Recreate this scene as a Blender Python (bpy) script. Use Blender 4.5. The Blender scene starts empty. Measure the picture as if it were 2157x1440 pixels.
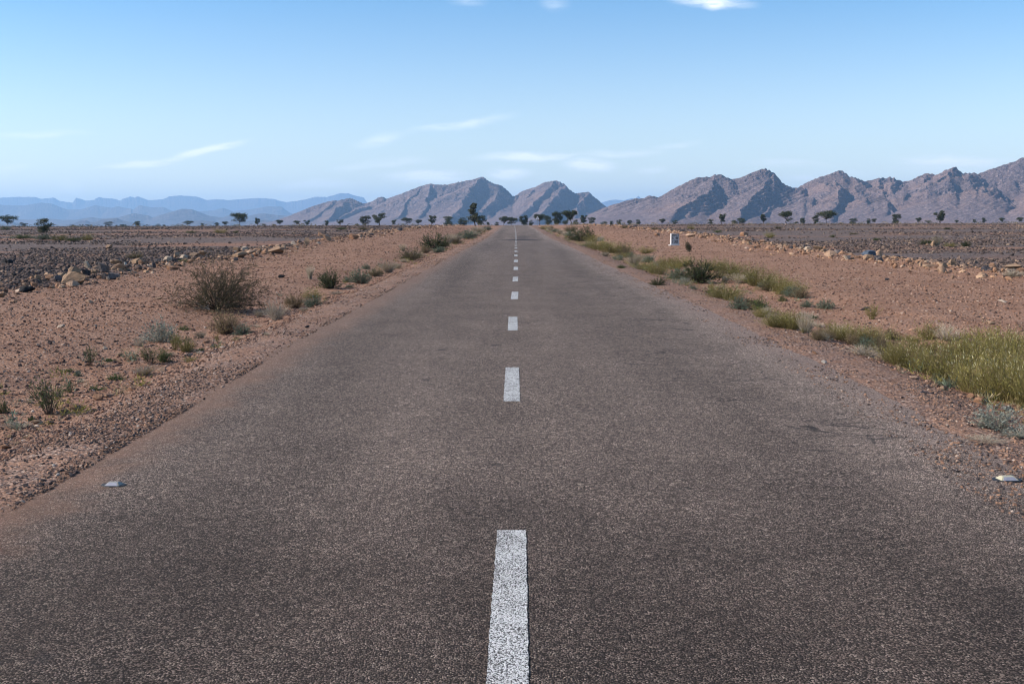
import bpy, math, numpy as np
from math import radians, sin, cos, tan, pi
from mathutils import Vector, Matrix

SC = bpy.context.scene
COL = SC.collection
# ------------------------------------------------------------------ camera
SW, SH, LENS = 2157.0, 1440.0, 35.0
F = SW * LENS / 36.0
EYE = np.array([0.0, 0.0, 1.5])
PITCH = math.atan((720 - 472) / F)
YAW, ROLL = 9.5 / F, radians(0.22)
_f = np.array([-sin(YAW) * cos(PITCH), cos(YAW) * cos(PITCH), -sin(PITCH)])
_r0 = np.array([cos(YAW), sin(YAW), 0.0])
_u0 = np.cross(_r0, _f)
_r = _r0 * cos(ROLL) - _u0 * sin(ROLL)
_u = _u0 * cos(ROLL) + _r0 * sin(ROLL)
cam_d = bpy.data.cameras.new("camera")
cam_d.lens, cam_d.sensor_width = LENS, 36.0
cam_d.clip_start, cam_d.clip_end = 0.1, 60000
cam = bpy.data.objects.new("camera", cam_d)
COL.objects.link(cam)
cam.matrix_world = Matrix(((_r[0], _u[0], -_f[0], EYE[0]), (_r[1], _u[1], -_f[1], EYE[1]),
                           (_r[2], _u[2], -_f[2], EYE[2]), (0, 0, 0, 1)))
SC.camera = cam
# ------------------------------------------------------------------ light
SUN_EL, SUN_AZ = radians(33), radians(-94)        # azimuth clockwise from +Y
SUN_STRENGTH, SKY_STRENGTH, EXPOSURE = 4.9, 0.120, 0.55
SC.view_settings.view_transform = 'Standard'
SC.view_settings.look = 'None'
SC.view_settings.gamma = 1
SC.view_settings.exposure = EXPOSURE
sun_d = bpy.data.lights.new("sun", 'SUN')
sun_d.energy, sun_d.angle, sun_d.color = SUN_STRENGTH, radians(0.53), (1.0, 0.91, 0.79)
sun = bpy.data.objects.new("sun", sun_d)
COL.objects.link(sun)
sdir = Vector((sin(SUN_AZ) * cos(SUN_EL), cos(SUN_AZ) * cos(SUN_EL), sin(SUN_EL)))
sun.rotation_euler = sdir.to_track_quat('Z', 'Y').to_euler()
SC.cycles.volume_bounces = 1
SC.cycles.max_bounces = 6
SC.cycles.pixel_filter_type = 'BLACKMAN_HARRIS'
SC.cycles.filter_width = 1.15
SC.cycles.transparent_max_bounces = 8

# ------------------------------------------------------------------ node helpers
class NT:
    def __init__(s, tree):
        s.t = tree
        s.n, s.l = tree.nodes, tree.links
    def put(s, sock, v):
        if isinstance(v, bpy.types.NodeSocket):
            s.l.new(v, sock)
        elif v is not None:
            if hasattr(sock.default_value, '__len__') and not isinstance(v, (tuple, list)):
                v = (v,) * len(sock.default_value)
            if hasattr(sock.default_value, '__len__') and len(sock.default_value) == 4 and len(v) == 3:
                v = (*v, 1)
            sock.default_value = v
    def node(s, typ, ins=None, **kw):
        n = s.n.new(typ)
        for k, v in kw.items():
            setattr(n, k, v)
        for k, v in (ins or {}).items():
            s.put(n.inputs[k], v)
        return n
    def m(s, op, a, b=None, c=None, clamp=False):
        n = s.node('ShaderNodeMath', operation=op, use_clamp=clamp)
        s.put(n.inputs[0], a)
        if b is not None: s.put(n.inputs[1], b)
        if c is not None: s.put(n.inputs[2], c)
        return n.outputs[0]
    def vm(s, op, a, b=None):
        n = s.node('ShaderNodeVectorMath', operation=op)
        s.put(n.inputs[0], a)
        if b is not None: s.put(n.inputs[1], b)
        return n.outputs['Value'] if op in ('LENGTH', 'DOT_PRODUCT') else n.outputs[0]
    def mr(s, v, a, b, c=0.0, d=1.0, smooth=True):
        n = s.node('ShaderNodeMapRange', interpolation_type='SMOOTHSTEP' if smooth else 'LINEAR')
        for i, x in enumerate((v, a, b, c, d)): s.put(n.inputs[i], x)
        return n.outputs[0]
    def mix(s, f, a, b, blend='MIX'):
        n = s.node('ShaderNodeMix', data_type='RGBA', blend_type=blend)
        s.put(n.inputs[0], f); s.put(n.inputs[6], a); s.put(n.inputs[7], b)
        return n.outputs[2]
    def noise(s, vec, scale, detail=3, rough=.55, dist=0.0):
        n = s.node('ShaderNodeTexNoise', {'Scale': scale, 'Detail': detail, 'Roughness': rough, 'Distortion': dist})
        if vec is not None: s.put(n.inputs['Vector'], vec)
        return n.outputs['Fac']
    def vor(s, vec, scale, feature='F1', rnd=1.0):
        n = s.node('ShaderNodeTexVoronoi', {'Scale': scale, 'Randomness': rnd}, feature=feature)
        if vec is not None: s.put(n.inputs['Vector'], vec)
        return n
    def ramp(s, f, stops, interp='LINEAR'):
        n = s.node('ShaderNodeValToRGB')
        cr = n.color_ramp
        cr.interpolation = interp
        while len(cr.elements) < len(stops): cr.elements.new(.5)
        for e, (p, c) in zip(cr.elements, stops):
            e.position = p; e.color = (*c, 1)
        s.put(n.inputs[0], f)
        return n.outputs[0]
    def sep(s, v):
        n = s.node('ShaderNodeSeparateXYZ'); s.put(n.inputs[0], v)
        return n.outputs
    def comb(s, x, y, z):
        n = s.node('ShaderNodeCombineXYZ')
        for i, v in enumerate((x, y, z)): s.put(n.inputs[i], v)
        return n.outputs[0]
    def bump(s, h, strength, dist, normal=None):
        n = s.node('ShaderNodeBump', {'Strength': strength, 'Distance': dist, 'Height': h})
        if normal is not None: s.put(n.inputs['Normal'], normal)
        return n.outputs[0]

def material(name):
    m = bpy.data.materials.new(name)
    m.use_nodes = True
    nt = NT(m.node_tree)
    return m, nt, nt.n['Principled BSDF']

def finish(nt, bs, color, rough=.9, normal=None, spec=.25):
    nt.put(bs.inputs['Base Color'], color)
    nt.put(bs.inputs['Roughness'], rough)
    nt.put(bs.inputs['Specular IOR Level'], spec)
    if normal is not None: nt.put(bs.inputs['Normal'], normal)

# ------------------------------------------------------------------ pixel <-> world
def ray(px, py):
    return _r * ((px - SW / 2) / F) + _u * ((SH / 2 - py) / F) + _f

def at_depth(px, py, D):
    """point on the ray through (px,py) at world Y = D"""
    d = ray(px, py)
    return EYE + d * (D / d[1])

# ------------------------------------------------------------------ world: sky + thin clouds
W = bpy.data.worlds.new("World")
SC.world = W
W.use_nodes = True
wn = NT(W.node_tree)
bg = wn.n['Background']
sky = wn.node('ShaderNodeTexSky', sky_type='NISHITA')
sky.sun_disc = False
sky.sun_elevation, sky.sun_rotation = SUN_EL, SUN_AZ
sky.altitude, sky.air_density, sky.dust_density, sky.ozone_density = 600, 1.0, 0.35, 2.2
tc = wn.node('ShaderNodeTexCoord').outputs['Generated']
sx, sy, sz = wn.sep(tc)
ysafe = wn.m('MAXIMUM', sy, 0.05)
gu, gv = wn.m('DIVIDE', sx, ysafe), wn.m('DIVIDE', sz, ysafe)
uv = wn.comb(gu, gv, 0.0)
warp = wn.node('ShaderNodeTexNoise', {'Scale': 14.0, 'Detail': 6.0, 'Vector': wn.vm('MULTIPLY', uv, (1.0, 2.5, 1.0))})
wv = wn.vm('MULTIPLY', wn.vm('SUBTRACT', warp.outputs['Color'], (.5, .5, .5)), (.035, .016, 0.0))
uvw = wn.vm('ADD', uv, wv)
CLOUDS = [(195, 357, 400, 328, 7, .95), (340, 334, 520, 297, 7, 1.0), (735, 306, 860, 278, 12, .35), (850, 275, 1090, 246, 7, .38),
          (690, 357, 920, 331, 8, .32), (990, 337, 1230, 326, 8, .85), (1200, 324, 1400, 318, 7, .38), (1370, 312, 1480, 303, 5, .35),
          (1180, 346, 1300, 347, 13, 1.0), (810, 373, 990, 372, 13, 1.0), (1015, 365, 1125, 366, 9, 1.0), (1880, 334, 2157, 341, 10, .8),
          (120, 396, 180, 397, 14, .5), (560, 388, 780, 392, 8, .35), (-20, 289, 190, 279, 7, .35), (1405, 1, 1600, 5, 9, .6),
          (1475, 3, 1545, 9, 10, .9), (1140, 12, 1200, 12, 12, .2), (940, 1, 1030, 3, 10, .2), (1560, 347, 1770, 341, 7, .3),
          (1640, 376, 1770, 372, 7, .4), (1330, 356, 1420, 352, 7, .3), (-10, 358, 60, 355, 8, .3), (1860, 352, 2157, 356, 12, .3),
          (1700, 360, 1850, 362, 8, .2)]
tot = None
for x0, y0, x1, y1, th, a in CLOUDS:
    d0, d1 = ray(x0, y0), ray(x1, y1)
    p0, p1 = d0 / d0[1], d1 / d1[1]
    cx, cz = (p0[0] + p1[0]) / 2, (p0[2] + p1[2]) / 2
    L = math.hypot(p1[0] - p0[0], p1[2] - p0[2]) / 2 * 1.25
    ang = math.atan2(p1[2] - p0[2], p1[0] - p0[0])
    mp = wn.node('ShaderNodeMapping', {'Vector': uvw, 'Location': (cx, cz, 0), 'Rotation': (0, 0, ang), 'Scale': (L, th / F * 1.7, 1)}, vector_type='TEXTURE')
    v = wn.mr(wn.vm('LENGTH', mp.outputs[0]), 0.0, 1.0, a, 0.0)
    tot = v if tot is None else wn.m('MAXIMUM', tot, v)
fib = wn.noise(wn.vm('MULTIPLY', uvw, (26.0, 150.0, 1.0)), 1.0, 6, .65)
cl = wn.m('MULTIPLY', tot, wn.mr(fib, .28, .58, .25, 1.45))
veil = wn.m('MULTIPLY', wn.mr(wn.noise(wn.vm('MULTIPLY', uvw, (3.0, 16.0, 1.0)), 1.0, 5, .55), .5, .85), wn.mr(gv, .0, .16, .16, 0.0))
cl = wn.m('MAXIMUM', cl, veil, clamp=True)
skyc = wn.node('ShaderNodeHueSaturation', {'Saturation': wn.mr(gv, .0, .22, .60, 1.2, False), 'Value': 1.0, 'Color': wn.mix(1.0, sky.outputs[0], wn.mix(wn.mr(gv, .0, .18), (1.17, 1.09, .99), (1.0, 1.035, 1.04)), 'MULTIPLY')}).outputs[0]
wcol = wn.mix(wn.m('MULTIPLY', cl, .85), skyc, (7.6, 7.9, 8.2))
wn.put(bg.inputs['Color'], wcol)
bg.inputs['Strength'].default_value = SKY_STRENGTH

# ------------------------------------------------------------------ numpy noise
def _hash(ix, iy, seed):
    n = (ix.astype(np.int64) * 374761393 + iy.astype(np.int64) * 668265263 + seed * 1442695041) & 0xffffffff
    n = ((n ^ (n >> 13)) * 1274126177) & 0xffffffff
    n = (n ^ (n >> 16)) & 0xffffffff
    return n / 4294967295.0

def vnoise(x, y, seed=0):
    x, y = np.asarray(x, float), np.asarray(y, float)
    ix, iy = np.floor(x), np.floor(y)
    fx, fy = x - ix, y - iy
    fx, fy = fx * fx * (3 - 2 * fx), fy * fy * (3 - 2 * fy)
    a, b = _hash(ix, iy, seed), _hash(ix + 1, iy, seed)
    c, d = _hash(ix, iy + 1, seed), _hash(ix + 1, iy + 1, seed)
    return (a + (b - a) * fx) * (1 - fy) + (c + (d - c) * fx) * fy

def fbm(x, y, seed=0, oct=4):
    r, a, s = 0, 1.0, 0
    for o in range(oct):
        r = r + a * (vnoise(x * 2 ** o + 17.3 * o, y * 2 ** o - 9.1 * o, seed + o) - .5)
        s += a; a *= .5
    return r / s * 2

def ridged(x, y, seed=0, oct=4):
    r, a, s = 0, 1.0, 0
    for o in range(oct):
        n = 1 - np.abs(2 * vnoise(x * 2 ** o + 5.7 * o, y * 2 ** o + 3.3 * o, seed + o) - 1)
        r = r + a * n * n
        s += a; a *= .5
    return r / s

def sstep(x, a, b):
    t = np.clip((x - a) / (b - a), 0, 1)
    return t * t * (3 - 2 * t)

# ------------------------------------------------------------------ terrain
ROADZ = np.array([(-50, 0), (8, 0), (14, .01), (20, .035), (30, .09), (42, .16), (55, .22), (87, .27), (117, .5), (163, .88), (205, 1.2), (227, 1.28),
                  (245, 1.26), (300, .9), (400, .4), (700, 0), (2000, -1.5), (40000, -9)], float)
SIDEZ = np.array([(-50, -.05), (15, -.03), (27, .0), (37, .1), (53, .22), (70, .5), (99, .84), (139, 1.12), (190, 1.24), (227, 1.3), (260, 1.28),
                  (400, 1.1), (900, .5), (2000, -1.5), (40000, -9)], float)
def _sm(tab, y):
    return (np.interp(y - 4, tab[:, 0], tab[:, 1]) + np.interp(y, tab[:, 0], tab[:, 1]) * 2 + np.interp(y + 4, tab[:, 0], tab[:, 1])) / 4
def road_c(y):
    return np.interp(y, [0, 100, 160, 227, 400], [0, 0, -.15, -.38, -1.2])
def EL(y): return np.interp(y, [5, 8, 12.5, 32, 60], [-2.78, -2.80, -2.92, -2.86, -2.70])
def ER(y): return np.interp(y, [5.5, 9.3, 18, 30, 60], [3.06, 3.30, 3.36, 3.12, 3.06])
def road_edges(y):
    e = .09 * fbm(y * 1.6, y * 0, 3, 5) + .05 * fbm(y * .15, y * 0, 8, 2)
    e2 = .10 * fbm(y * 1.5, y * 0, 13, 5) + .06 * fbm(y * .15, y * 0, 18, 2)
    c = road_c(y)
    return c + EL(y) + e, c + ER(y) + e2
XL, XR = -12.4, 13.8
def atr(px, py):
    """point of the road surface seen at photo pixel (px,py)"""
    d = ray(px, py)
    y = np.linspace(2, 300, 60000)
    P = EYE[None] + y[:, None] * (d / d[1])[None]
    i = int(np.argmax(P[:, 2] < _sm(ROADZ, y) + .015))
    return P[i]
def H(x, y):
    x, y = np.asarray(x, float), np.asarray(y, float)
    zr, zs = _sm(ROADZ, y), _sm(SIDEZ, y)
    xr = x - road_c(y)
    el, er = EL(y), ER(y)
    d = np.where(xr < 0, el - xr, xr - er)              # distance outside the asphalt
    t = sstep(d, 1.2, 7.0)
    z = zr * (1 - t) + zs * t
    wob = .25 * fbm(y * .25, x * 0, 31, 3)
    dd = d + wob
    ditch = -.16 * sstep(dd, .5, 1.25) * (1 - sstep(dd, 1.9, 3.6)) * np.where(xr < 0, 1.0, .7)
    z = z + ditch - .03 * sstep(dd, .1, .8) - .004
    z = np.where(d < 0, zr - .012 - .06 * sstep(-d, .4, .7), z)
    amp = sstep(d, .3, 2.0)
    z = z + amp * (.035 * fbm(x * .9, y * .9, 5, 3) + .05 * fbm(x * .17, y * .17, 6, 2))
    # low bank of pushed-up soil under the stone rows
    for xb in (XL, XR):
        q = x - xb - .9 * fbm(y * .09, x * 0, 41 + int(xb), 2)
        z = z + .13 * np.exp(-(q / .8) ** 2) * (1 - sstep(y, 150, 260))
    far = sstep(np.abs(x), 25, 120)
    z = z + far * .25 * fbm(x * .02, y * .02, 51, 3) * (1 - sstep(y, 1200, 2500))
    return z

def at(px, py, ymax=210.0):
    """the ground point seen at photo pixel (px,py)"""
    d = ray(px, py)
    if abs(d[2]) < 1e-9: d[2] = -1e-9
    ts = np.concatenate([np.linspace(2, 60, 3000), np.geomspace(60.02, 400, 3000)])
    P = EYE[None] + ts[:, None] * (d / d[1])[None]
    below = P[:, 2] < H(P[:, 0], P[:, 1])
    i = int(np.argmax(below)) if below.any() else -1
    if i < 0 or P[i, 1] > ymax:
        i = int(np.searchsorted(ts, ymax))
    p = P[i].copy()
    p[2] = float(H(p[0], p[1]))
    return p

# ------------------------------------------------------------------ mesh helpers
def mesh_from(name, V, Fc, mats=(), smooth=False, midx=None):
    me = bpy.data.meshes.new(name)
    V = np.ascontiguousarray(V, dtype=np.float32)
    if isinstance(Fc, np.ndarray):
        k = Fc.shape[1]
        me.vertices.add(len(V)); me.vertices.foreach_set('co', V.ravel())
        me.loops.add(Fc.size); me.loops.foreach_set('vertex_index', np.ascontiguousarray(Fc, dtype=np.int32).ravel())
        me.polygons.add(len(Fc))
        me.polygons.foreach_set('loop_start', np.arange(0, Fc.size, k, dtype=np.int32))
        me.polygons.foreach_set('loop_total', np.full(len(Fc), k, dtype=np.int32))
        me.update(calc_edges=True)
    else:
        me.from_pydata([tuple(v) for v in V.tolist()], [], Fc)
    me.validate()
    for m in mats: me.materials.append(m)
    if midx is not None: me.polygons.foreach_set('material_index', np.asarray(midx, dtype=np.int32))
    me.polygons.foreach_set('use_smooth', np.full(len(me.polygons), smooth))
    me.update()
    return me

def link(name, me, parent=None):
    o = bpy.data.objects.new(name, me)
    COL.objects.link(o)
    if parent is not None: o.parent = parent
    return o

def tag(o, label=None, cat=None, group=None, kind=None):
    if label: o['label'] = label
    if cat: o['category'] = cat
    if group: o['group'] = group
    if kind: o['kind'] = kind
    return o

def grid_faces(nu, nv):
    i = np.arange(nu - 1)[:, None] * nv + np.arange(nv - 1)[None]
    i = i.ravel()
    return np.stack([i, i + nv, i + nv + 1, i + 1], 1)

# ------------------------------------------------------------------ materials of the setting
def ground_material():
    m, n, bs = material("desert_ground")
    P = n.node('ShaderNodeNewGeometry').outputs['Position']
    x, y, z = n.sep(P)
    big = n.noise(P, .35, 4, .6)
    huge = n.noise(n.vm('MULTIPLY', P, (1.0, 1.6, 1.0)), .045, 4, .6)
    xw = n.m('ADD', x, n.m('MULTIPLY', n.m('SUBTRACT', big, .5), 3.2))
    xw = n.m('ADD', xw, n.m('MULTIPLY', n.m('SUBTRACT', huge, .5), 2.5))
    # pebble pattern at two sizes
    v1 = n.vor(P, 16.0); v2 = n.vor(P, 55.0)
    w1 = n.sep(v1.outputs['Color']); w2 = n.sep(v2.outputs['Color'])
    soil = n.ramp(n.noise(P, 1.7, 5, .65), [(.3, (.18, .092, .054)), (.55, (.265, .138, .083)), (.8, (.34, .195, .122))])
    soil = n.mix(n.m('MULTIPLY', n.mr(n.noise(P, .45, 5, .6), .45, .62), .45), soil, (.36, .215, .145))
    soil = n.mix(n.m('MULTIPLY', n.mr(n.noise(P, .8, 4, .6), .56, .68), .4), soil, (.13, .085, .07))
    peb = n.ramp(w2[0], [(0, (.07, .05, .048)), (.35, (.17, .085, .055)), (.7, (.30, .16, .10)), (.93, (.36, .24, .17)), (1, (.50, .42, .36))])
    soil = n.mix(n.mr(w2[1], .25, .75, 0, .75), soil, peb)
    peb1 = n.ramp(w1[0], [(0, (.06, .045, .045)), (.4, (.16, .085, .06)), (.8, (.33, .19, .125)), (1, (.45, .34, .27))])
    soil = n.mix(n.m('MULTIPLY', n.mr(w1[1], .62, .66), n.mr(v1.outputs['Distance'], .36, .30)), soil, peb1)
    dark = n.ramp(n.noise(P, .9, 5, .7), [(.3, (.085, .060, .052)), (.55, (.135, .090, .074)), (.8, (.20, .125, .090))])
    dpeb = n.ramp(w1[0], [(0, (.035, .032, .034)), (.5, (.10, .082, .078)), (.85, (.18, .135, .12)), (1, (.30, .22, .17))])
    dark = n.mix(n.m('MULTIPLY', n.mr(w1[1], .2, .35), .85), dark, dpeb)
    # red soil patches and strips out in the stone field
    strip = n.noise(n.vm('MULTIPLY', P, (.35, 1.0, 1.0)), .11, 4, .6)
    strip = n.m('MULTIPLY', n.mr(strip, .50, .60), n.mr(y, 25.0, 45.0))
    dark = n.mix(n.m('MULTIPLY', strip, .8), dark, n.mix(.35, soil, (.22, .10, .062)))
    fl = n.m('MAXIMUM', n.mr(xw, XL + .6, XL - 1.2), n.mr(xw, XR - .6, XR + 1.2))
    fl = n.m('MULTIPLY', fl, 1.0)
    # gravel shoulder beside the asphalt: greyer, with sand between
    shn = n.noise(P, 2.3, 4, .65)
    gr = n.ramp(w2[0], [(0, (.045, .036, .035)), (.4, (.13, .085, .07)), (.75, (.26, .15, .105)), (1, (.44, .33, .26))])
    gr = n.mix(n.mr(shn, .42, .6, 0, .6), gr, soil)
    xs = n.m('ADD', x, n.m('MULTIPLY', n.m('SUBTRACT', shn, .5), .9))
    sh = n.m('MULTIPLY', n.mr(xs, -4.1, -3.6), n.mr(xs, 4.7, 4.0))
    base = n.mix(n.m('MULTIPLY', sh, .8), soil, gr)
    base = n.mix(fl, base, dark)
    # fade of detail is left to distance; the far plain is dark desert pavement
    farc = n.ramp(n.noise(n.vm('MULTIPLY', P, (.4, 1.0, 1.0)), .006, 5, .6), [(.35, (.10, .082, .083)), (.6, (.13, .10, .096)), (.8, (.17, .12, .10))])
    base = n.mix(n.mr(y, 300.0, 900.0), base, farc)
    h = n.m('ADD', n.m('MULTIPLY', n.mr(v1.outputs['Distance'], .5, .1), .5), n.m('MULTIPLY', n.mr(v2.outputs['Distance'], .5, .1), .35))
    h = n.m('ADD', h, n.m('MULTIPLY', n.noise(P, 9, 4, .6), .5))
    nr = n.bump(h, .8, .03)
    finish(n, bs, base, .95, nr, .15)
    return m

def road_material():
    m, n, bs = material("chip_seal_asphalt")
    P = n.node('ShaderNodeNewGeometry').outputs['Position']
    x, y, z = n.sep(P)
    v = n.vor(P, 135.0); w = n.sep(v.outputs['Color'])
    v2 = n.vor(P, 48.0); q = n.sep(v2.outputs['Color'])
    chips = n.ramp(w[0], [(0, (.020, .018, .017)), (.3, (.065, .052, .047)), (.6, (.145, .115, .100)), (.85, (.28, .225, .19)), (.96, (.46, .38, .32)), (1, (.7, .6, .52))])
    chips2 = n.ramp(q[0], [(0, (.045, .037, .033)), (.5, (.125, .097, .084)), (.9, (.26, .20, .17)), (1, (.45, .37, .31))])
    chips = n.mix(.5, chips, chips2)
    binder = (.026, .021, .018)
    col = n.mix(n.mr(v.outputs['Distance'], .40, .62), chips, binder)
    mid = n.noise(P, 1.1, 5, .6); big = n.noise(n.vm('MULTIPLY', P, (1.4, .10, 1.0)), .8, 4, .55)
    tone = n.m('ADD', n.mr(mid, .3, .75, .90, 1.10), n.mr(big, .3, .7, -.10, .10))
    # polished wheel tracks darker, lane middles a little lighter
    xa = n.m('ABSOLUTE', n.m('SUBTRACT', x, .22))
    track = n.m('MULTIPLY', n.mr(n.m('ABSOLUTE', n.m('SUBTRACT', xa, 1.85)), .75, .1), n.mr(n.noise(n.vm('MULTIPLY', P, (1.0, .12, 1.0)), .9, 4), .3, .65))
    tone = n.m('MULTIPLY', tone, n.m('SUBTRACT', 1.02, n.m('MULTIPLY', track, .20)))
    # worn lighter lane to the right
    tone = n.m('MULTIPLY', tone, n.mr(xs_ := n.m('ADD', x, n.m('MULTIPLY', n.m('SUBTRACT', mid, .5), 1.0)), 1.5, 2.9, 1.0, 1.4))
    col = n.mix(1.0, col, n.comb(tone, tone, tone), 'MULTIPLY')
    col = n.mix(1.0, col, (1.95, 1.83, 1.72), 'MULTIPLY')
    # light falloff painted into the asphalt colour, darkest on the nearest stretch
    near_falloff = n.mr(n.m('ADD', y, n.m('MULTIPLY', mid, 3.0)), 4.4, 8.5, .52, 1.0)
    col = n.mix(1.0, col, n.comb(near_falloff, near_falloff, near_falloff), 'MULTIPLY')
    # fine dark cracks in patches on the right lane
    cv = n.vor(n.vm('ADD', n.vm('MULTIPLY', P, (.8, 1.5, 1.0)), n.vm('MULTIPLY', n.node('ShaderNodeTexNoise', {'Scale': 3.0, 'Detail': 5.0, 'Vector': P}).outputs['Color'], (.5, .5, .0))), 1.9, 'DISTANCE_TO_EDGE')
    cm = n.mr(cv.outputs['Distance'], .022, .006)
    pm = n.m('MULTIPLY', n.mr(n.noise(n.vm('MULTIPLY', P, (1.3, 2.6, 1.0)), .8, 5, .65), .42, .58), n.m('MULTIPLY', n.mr(x, .5, 1.4), n.mr(x, 3.0, 2.4)))
    pm = n.m('MULTIPLY', pm, n.m('MULTIPLY', n.mr(y, 4.5, 7), n.mr(y, 40, 22)))
    col = n.mix(n.m('MULTIPLY', n.m('MULTIPLY', cm, pm), .75), col, (.022, .021, .021))
    # small tar bleeds
    sp = n.mr(n.noise(P, 2.6, 2, .5), .70, .76)
    col = n.mix(n.m('MULTIPLY', sp, .45), col, (.03, .028, .028))
    # broad dark smear far down the road
    mp = n.node('ShaderNodeMapping', {'Vector': n.vm('ADD', P, n.comb(0.0, n.m('MULTIPLY', mid, 2.0), 0.0)), 'Location': (.35, SMEAR_Y, 0), 'Scale': (2.3, 4.5, 50)}, vector_type='TEXTURE')
    sm = n.mr(n.vm('LENGTH', mp.outputs[0]), .1, 1.0, .9, 0.0)
    mp = n.node('ShaderNodeMapping', {'Vector': P, 'Location': (.6, SMEAR_Y + 10, 0), 'Scale': (1.0, 18, 50)}, vector_type='TEXTURE')
    sm = n.m('MAXIMUM', sm, n.mr(n.vm('LENGTH', mp.outputs[0]), .1, 1.0, .45, 0.0))
    col = n.mix(sm, col, (.018, .018, .022))
    # sand blown over the edges
    dn = n.noise(P, 3.0, 5, .65)
    dl = n.mr(n.m('ADD', x, n.m('MULTIPLY', dn, .9)), -1.75, -2.3)
    dr = n.mr(n.m('SUBTRACT', x, n.m('MULTIPLY', dn, .9)), 2.25, 2.75)
    dl = n.m('MULTIPLY', dl, n.mr(y, 16, 4, .6, .92))
    dust = n.m('MULTIPLY', dl, n.mr(w[1], .0, .8, 1.0, .35))
    col = n.mix(dust, col, (.27, .15, .10))
    col = n.mix(n.m('MULTIPLY', dr, n.mr(w[1], .0, .8, .75, .25)), col, (.25, .175, .145))
    h = n.m('ADD', n.mr(v.outputs['Distance'], .6, .1), n.m('MULTIPLY', w[2], .6))
    nr = n.bump(h, .8, .008)
    nr = n.bump(n.noise(P, 6, 3), .25, .03, nr)
    finish(n, bs, col, n.mr(w[1], 0, 1, .75, .95), nr, .12)
    return m

def paint_material():
    m, n, bs = material("worn_white_road_paint")
    P = n.node('ShaderNodeNewGeometry').outputs['Position']
    v = n.vor(P, 150.0); w = n.sep(v.outputs['Color'])
    wear = n.noise(P, 7, 4, .65)
    pit = n.mr(n.m('ADD', v.outputs['Distance'], n.m('MULTIPLY', n.m('ADD', wear, w[1]), .42)), .93, 1.04)
    col = n.mix(n.mr(w[0], 0, 1), (.50, .487, .465), (.70, .685, .655))
    col = n.mix(n.mr(wear, .45, .75, 0, .35), col, (.42, .38, .35))
    col = n.mix(pit, col, (.065, .058, .054))
    h = n.m('ADD', n.mr(v.outputs['Distance'], .6, .1), n.m('MULTIPLY', w[2], .5))
    finish(n, bs, col, .75, n.bump(h, .5, .005), .3)
    return m

SMEAR_Y = float(atr(1088, 505)[1])
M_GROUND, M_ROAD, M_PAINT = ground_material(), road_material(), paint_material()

# ------------------------------------------------------------------ ground sheet
def _axis(lo, hi, step, far, ratio):
    c = list(np.arange(lo, hi + 1e-6, step))
    s, v = step, hi
    while v < far:
        s *= ratio; v += s; c.append(v)
    s, v = step, lo
    pre = []
    while v > -far:
        s *= ratio; v -= s; pre.append(v)
    return np.array(pre[::-1] + c)
gx = _axis(-16, 17, .13, 26000, 1.09)
gy = [-60, -40, -25, -15, -10, -6] + list(np.arange(-3, 45, .16))
s = .16
while gy[-1] < 30000:
    s = min(s * 1.03, 900) ; gy.append(gy[-1] + s)
gy = np.array(gy)
X, Y = np.meshgrid(gx, gy, indexing='ij')
Z = H(X, Y)
ground = link("ground", mesh_from("ground", np.stack([X, Y, Z], -1).reshape(-1, 3), grid_faces(len(gx), len(gy)), [M_GROUND], True))
tag(ground, "red stony desert ground with dark stone fields either side of the road", kind='structure')

# ------------------------------------------------------------------ road
ry = list(np.arange(-6, 30, .12))
s = .12
while ry[-1] < 420:
    s *= 1.03; ry.append(ry[-1] + s)
ry = np.array(ry)
def road_top(x, y):
    return _sm(ROADZ, y) + .02 * (1 - (np.abs(x - road_c(y) - .2) / 2.9) ** 2)
lo, hi = road_edges(ry)
ts = np.linspace(0, 1, 23)
RX = lo[None] + (hi - lo)[None] * ts[:, None]
RZ = road_top(RX, ry[None])
RZ[0] -= .006; RZ[-1] -= .006
RY = np.broadcast_to(ry[None], RX.shape)
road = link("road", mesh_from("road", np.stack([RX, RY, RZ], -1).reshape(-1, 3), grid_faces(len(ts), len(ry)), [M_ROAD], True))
tag(road, "straight grey-brown chip-seal asphalt road running to the horizon", kind='structure')
starts = []
P0 = float(atr(1078, 847)[1]); P1 = float(atr(1078, 775)[1]); Q0 = float(atr(1080, 697)[1])
PER = (Q0 - P0)
DASHPX = {-1: ((1069, 1438), (1077.5, 1115)), 0: ((1078, 847), (1079, 775)), 1: ((1080, 697), (1080.5, 667)), 2: ((1083.5, 630), (1085, 617)), 3: ((1085, 594), (1086, 585))}
k = -2
while P0 + k * PER < 300:
    y0 = P0 + k * PER
    yy = np.linspace(y0, y0 + (P1 - P0), 60)
    cx = road_c(yy) - .012
    if k in DASHPX:
        (xa, ya), (xb, yb) = DASHPX[k]
        qa, qb = atr(xa, ya), atr(xb, yb)
        cx = qa[0] + (qb[0] - qa[0]) * (yy - qa[1]) / (qb[1] - qa[1])
    hw = .070
    el_ = hw + .004 * fbm(yy * 40, yy * 0, 5, 2); er_ = hw + .004 * fbm(yy * 40, yy * 0, 6, 2)
    a = np.stack([cx - el_, yy, road_top(cx - hw, yy) + .004], 1)
    b = np.stack([cx + er_, yy, road_top(cx + hw, yy) + .004], 1)
    V = np.stack([a, b], 0).reshape(-1, 3)
    o = link("lane_dash", mesh_from("lane_dash", V, grid_faces(2, 60), [M_PAINT], True), road)
    if y0 > 62:
        for vtx in o.data.vertices: vtx.co.z += .006
    k += 1

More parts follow.
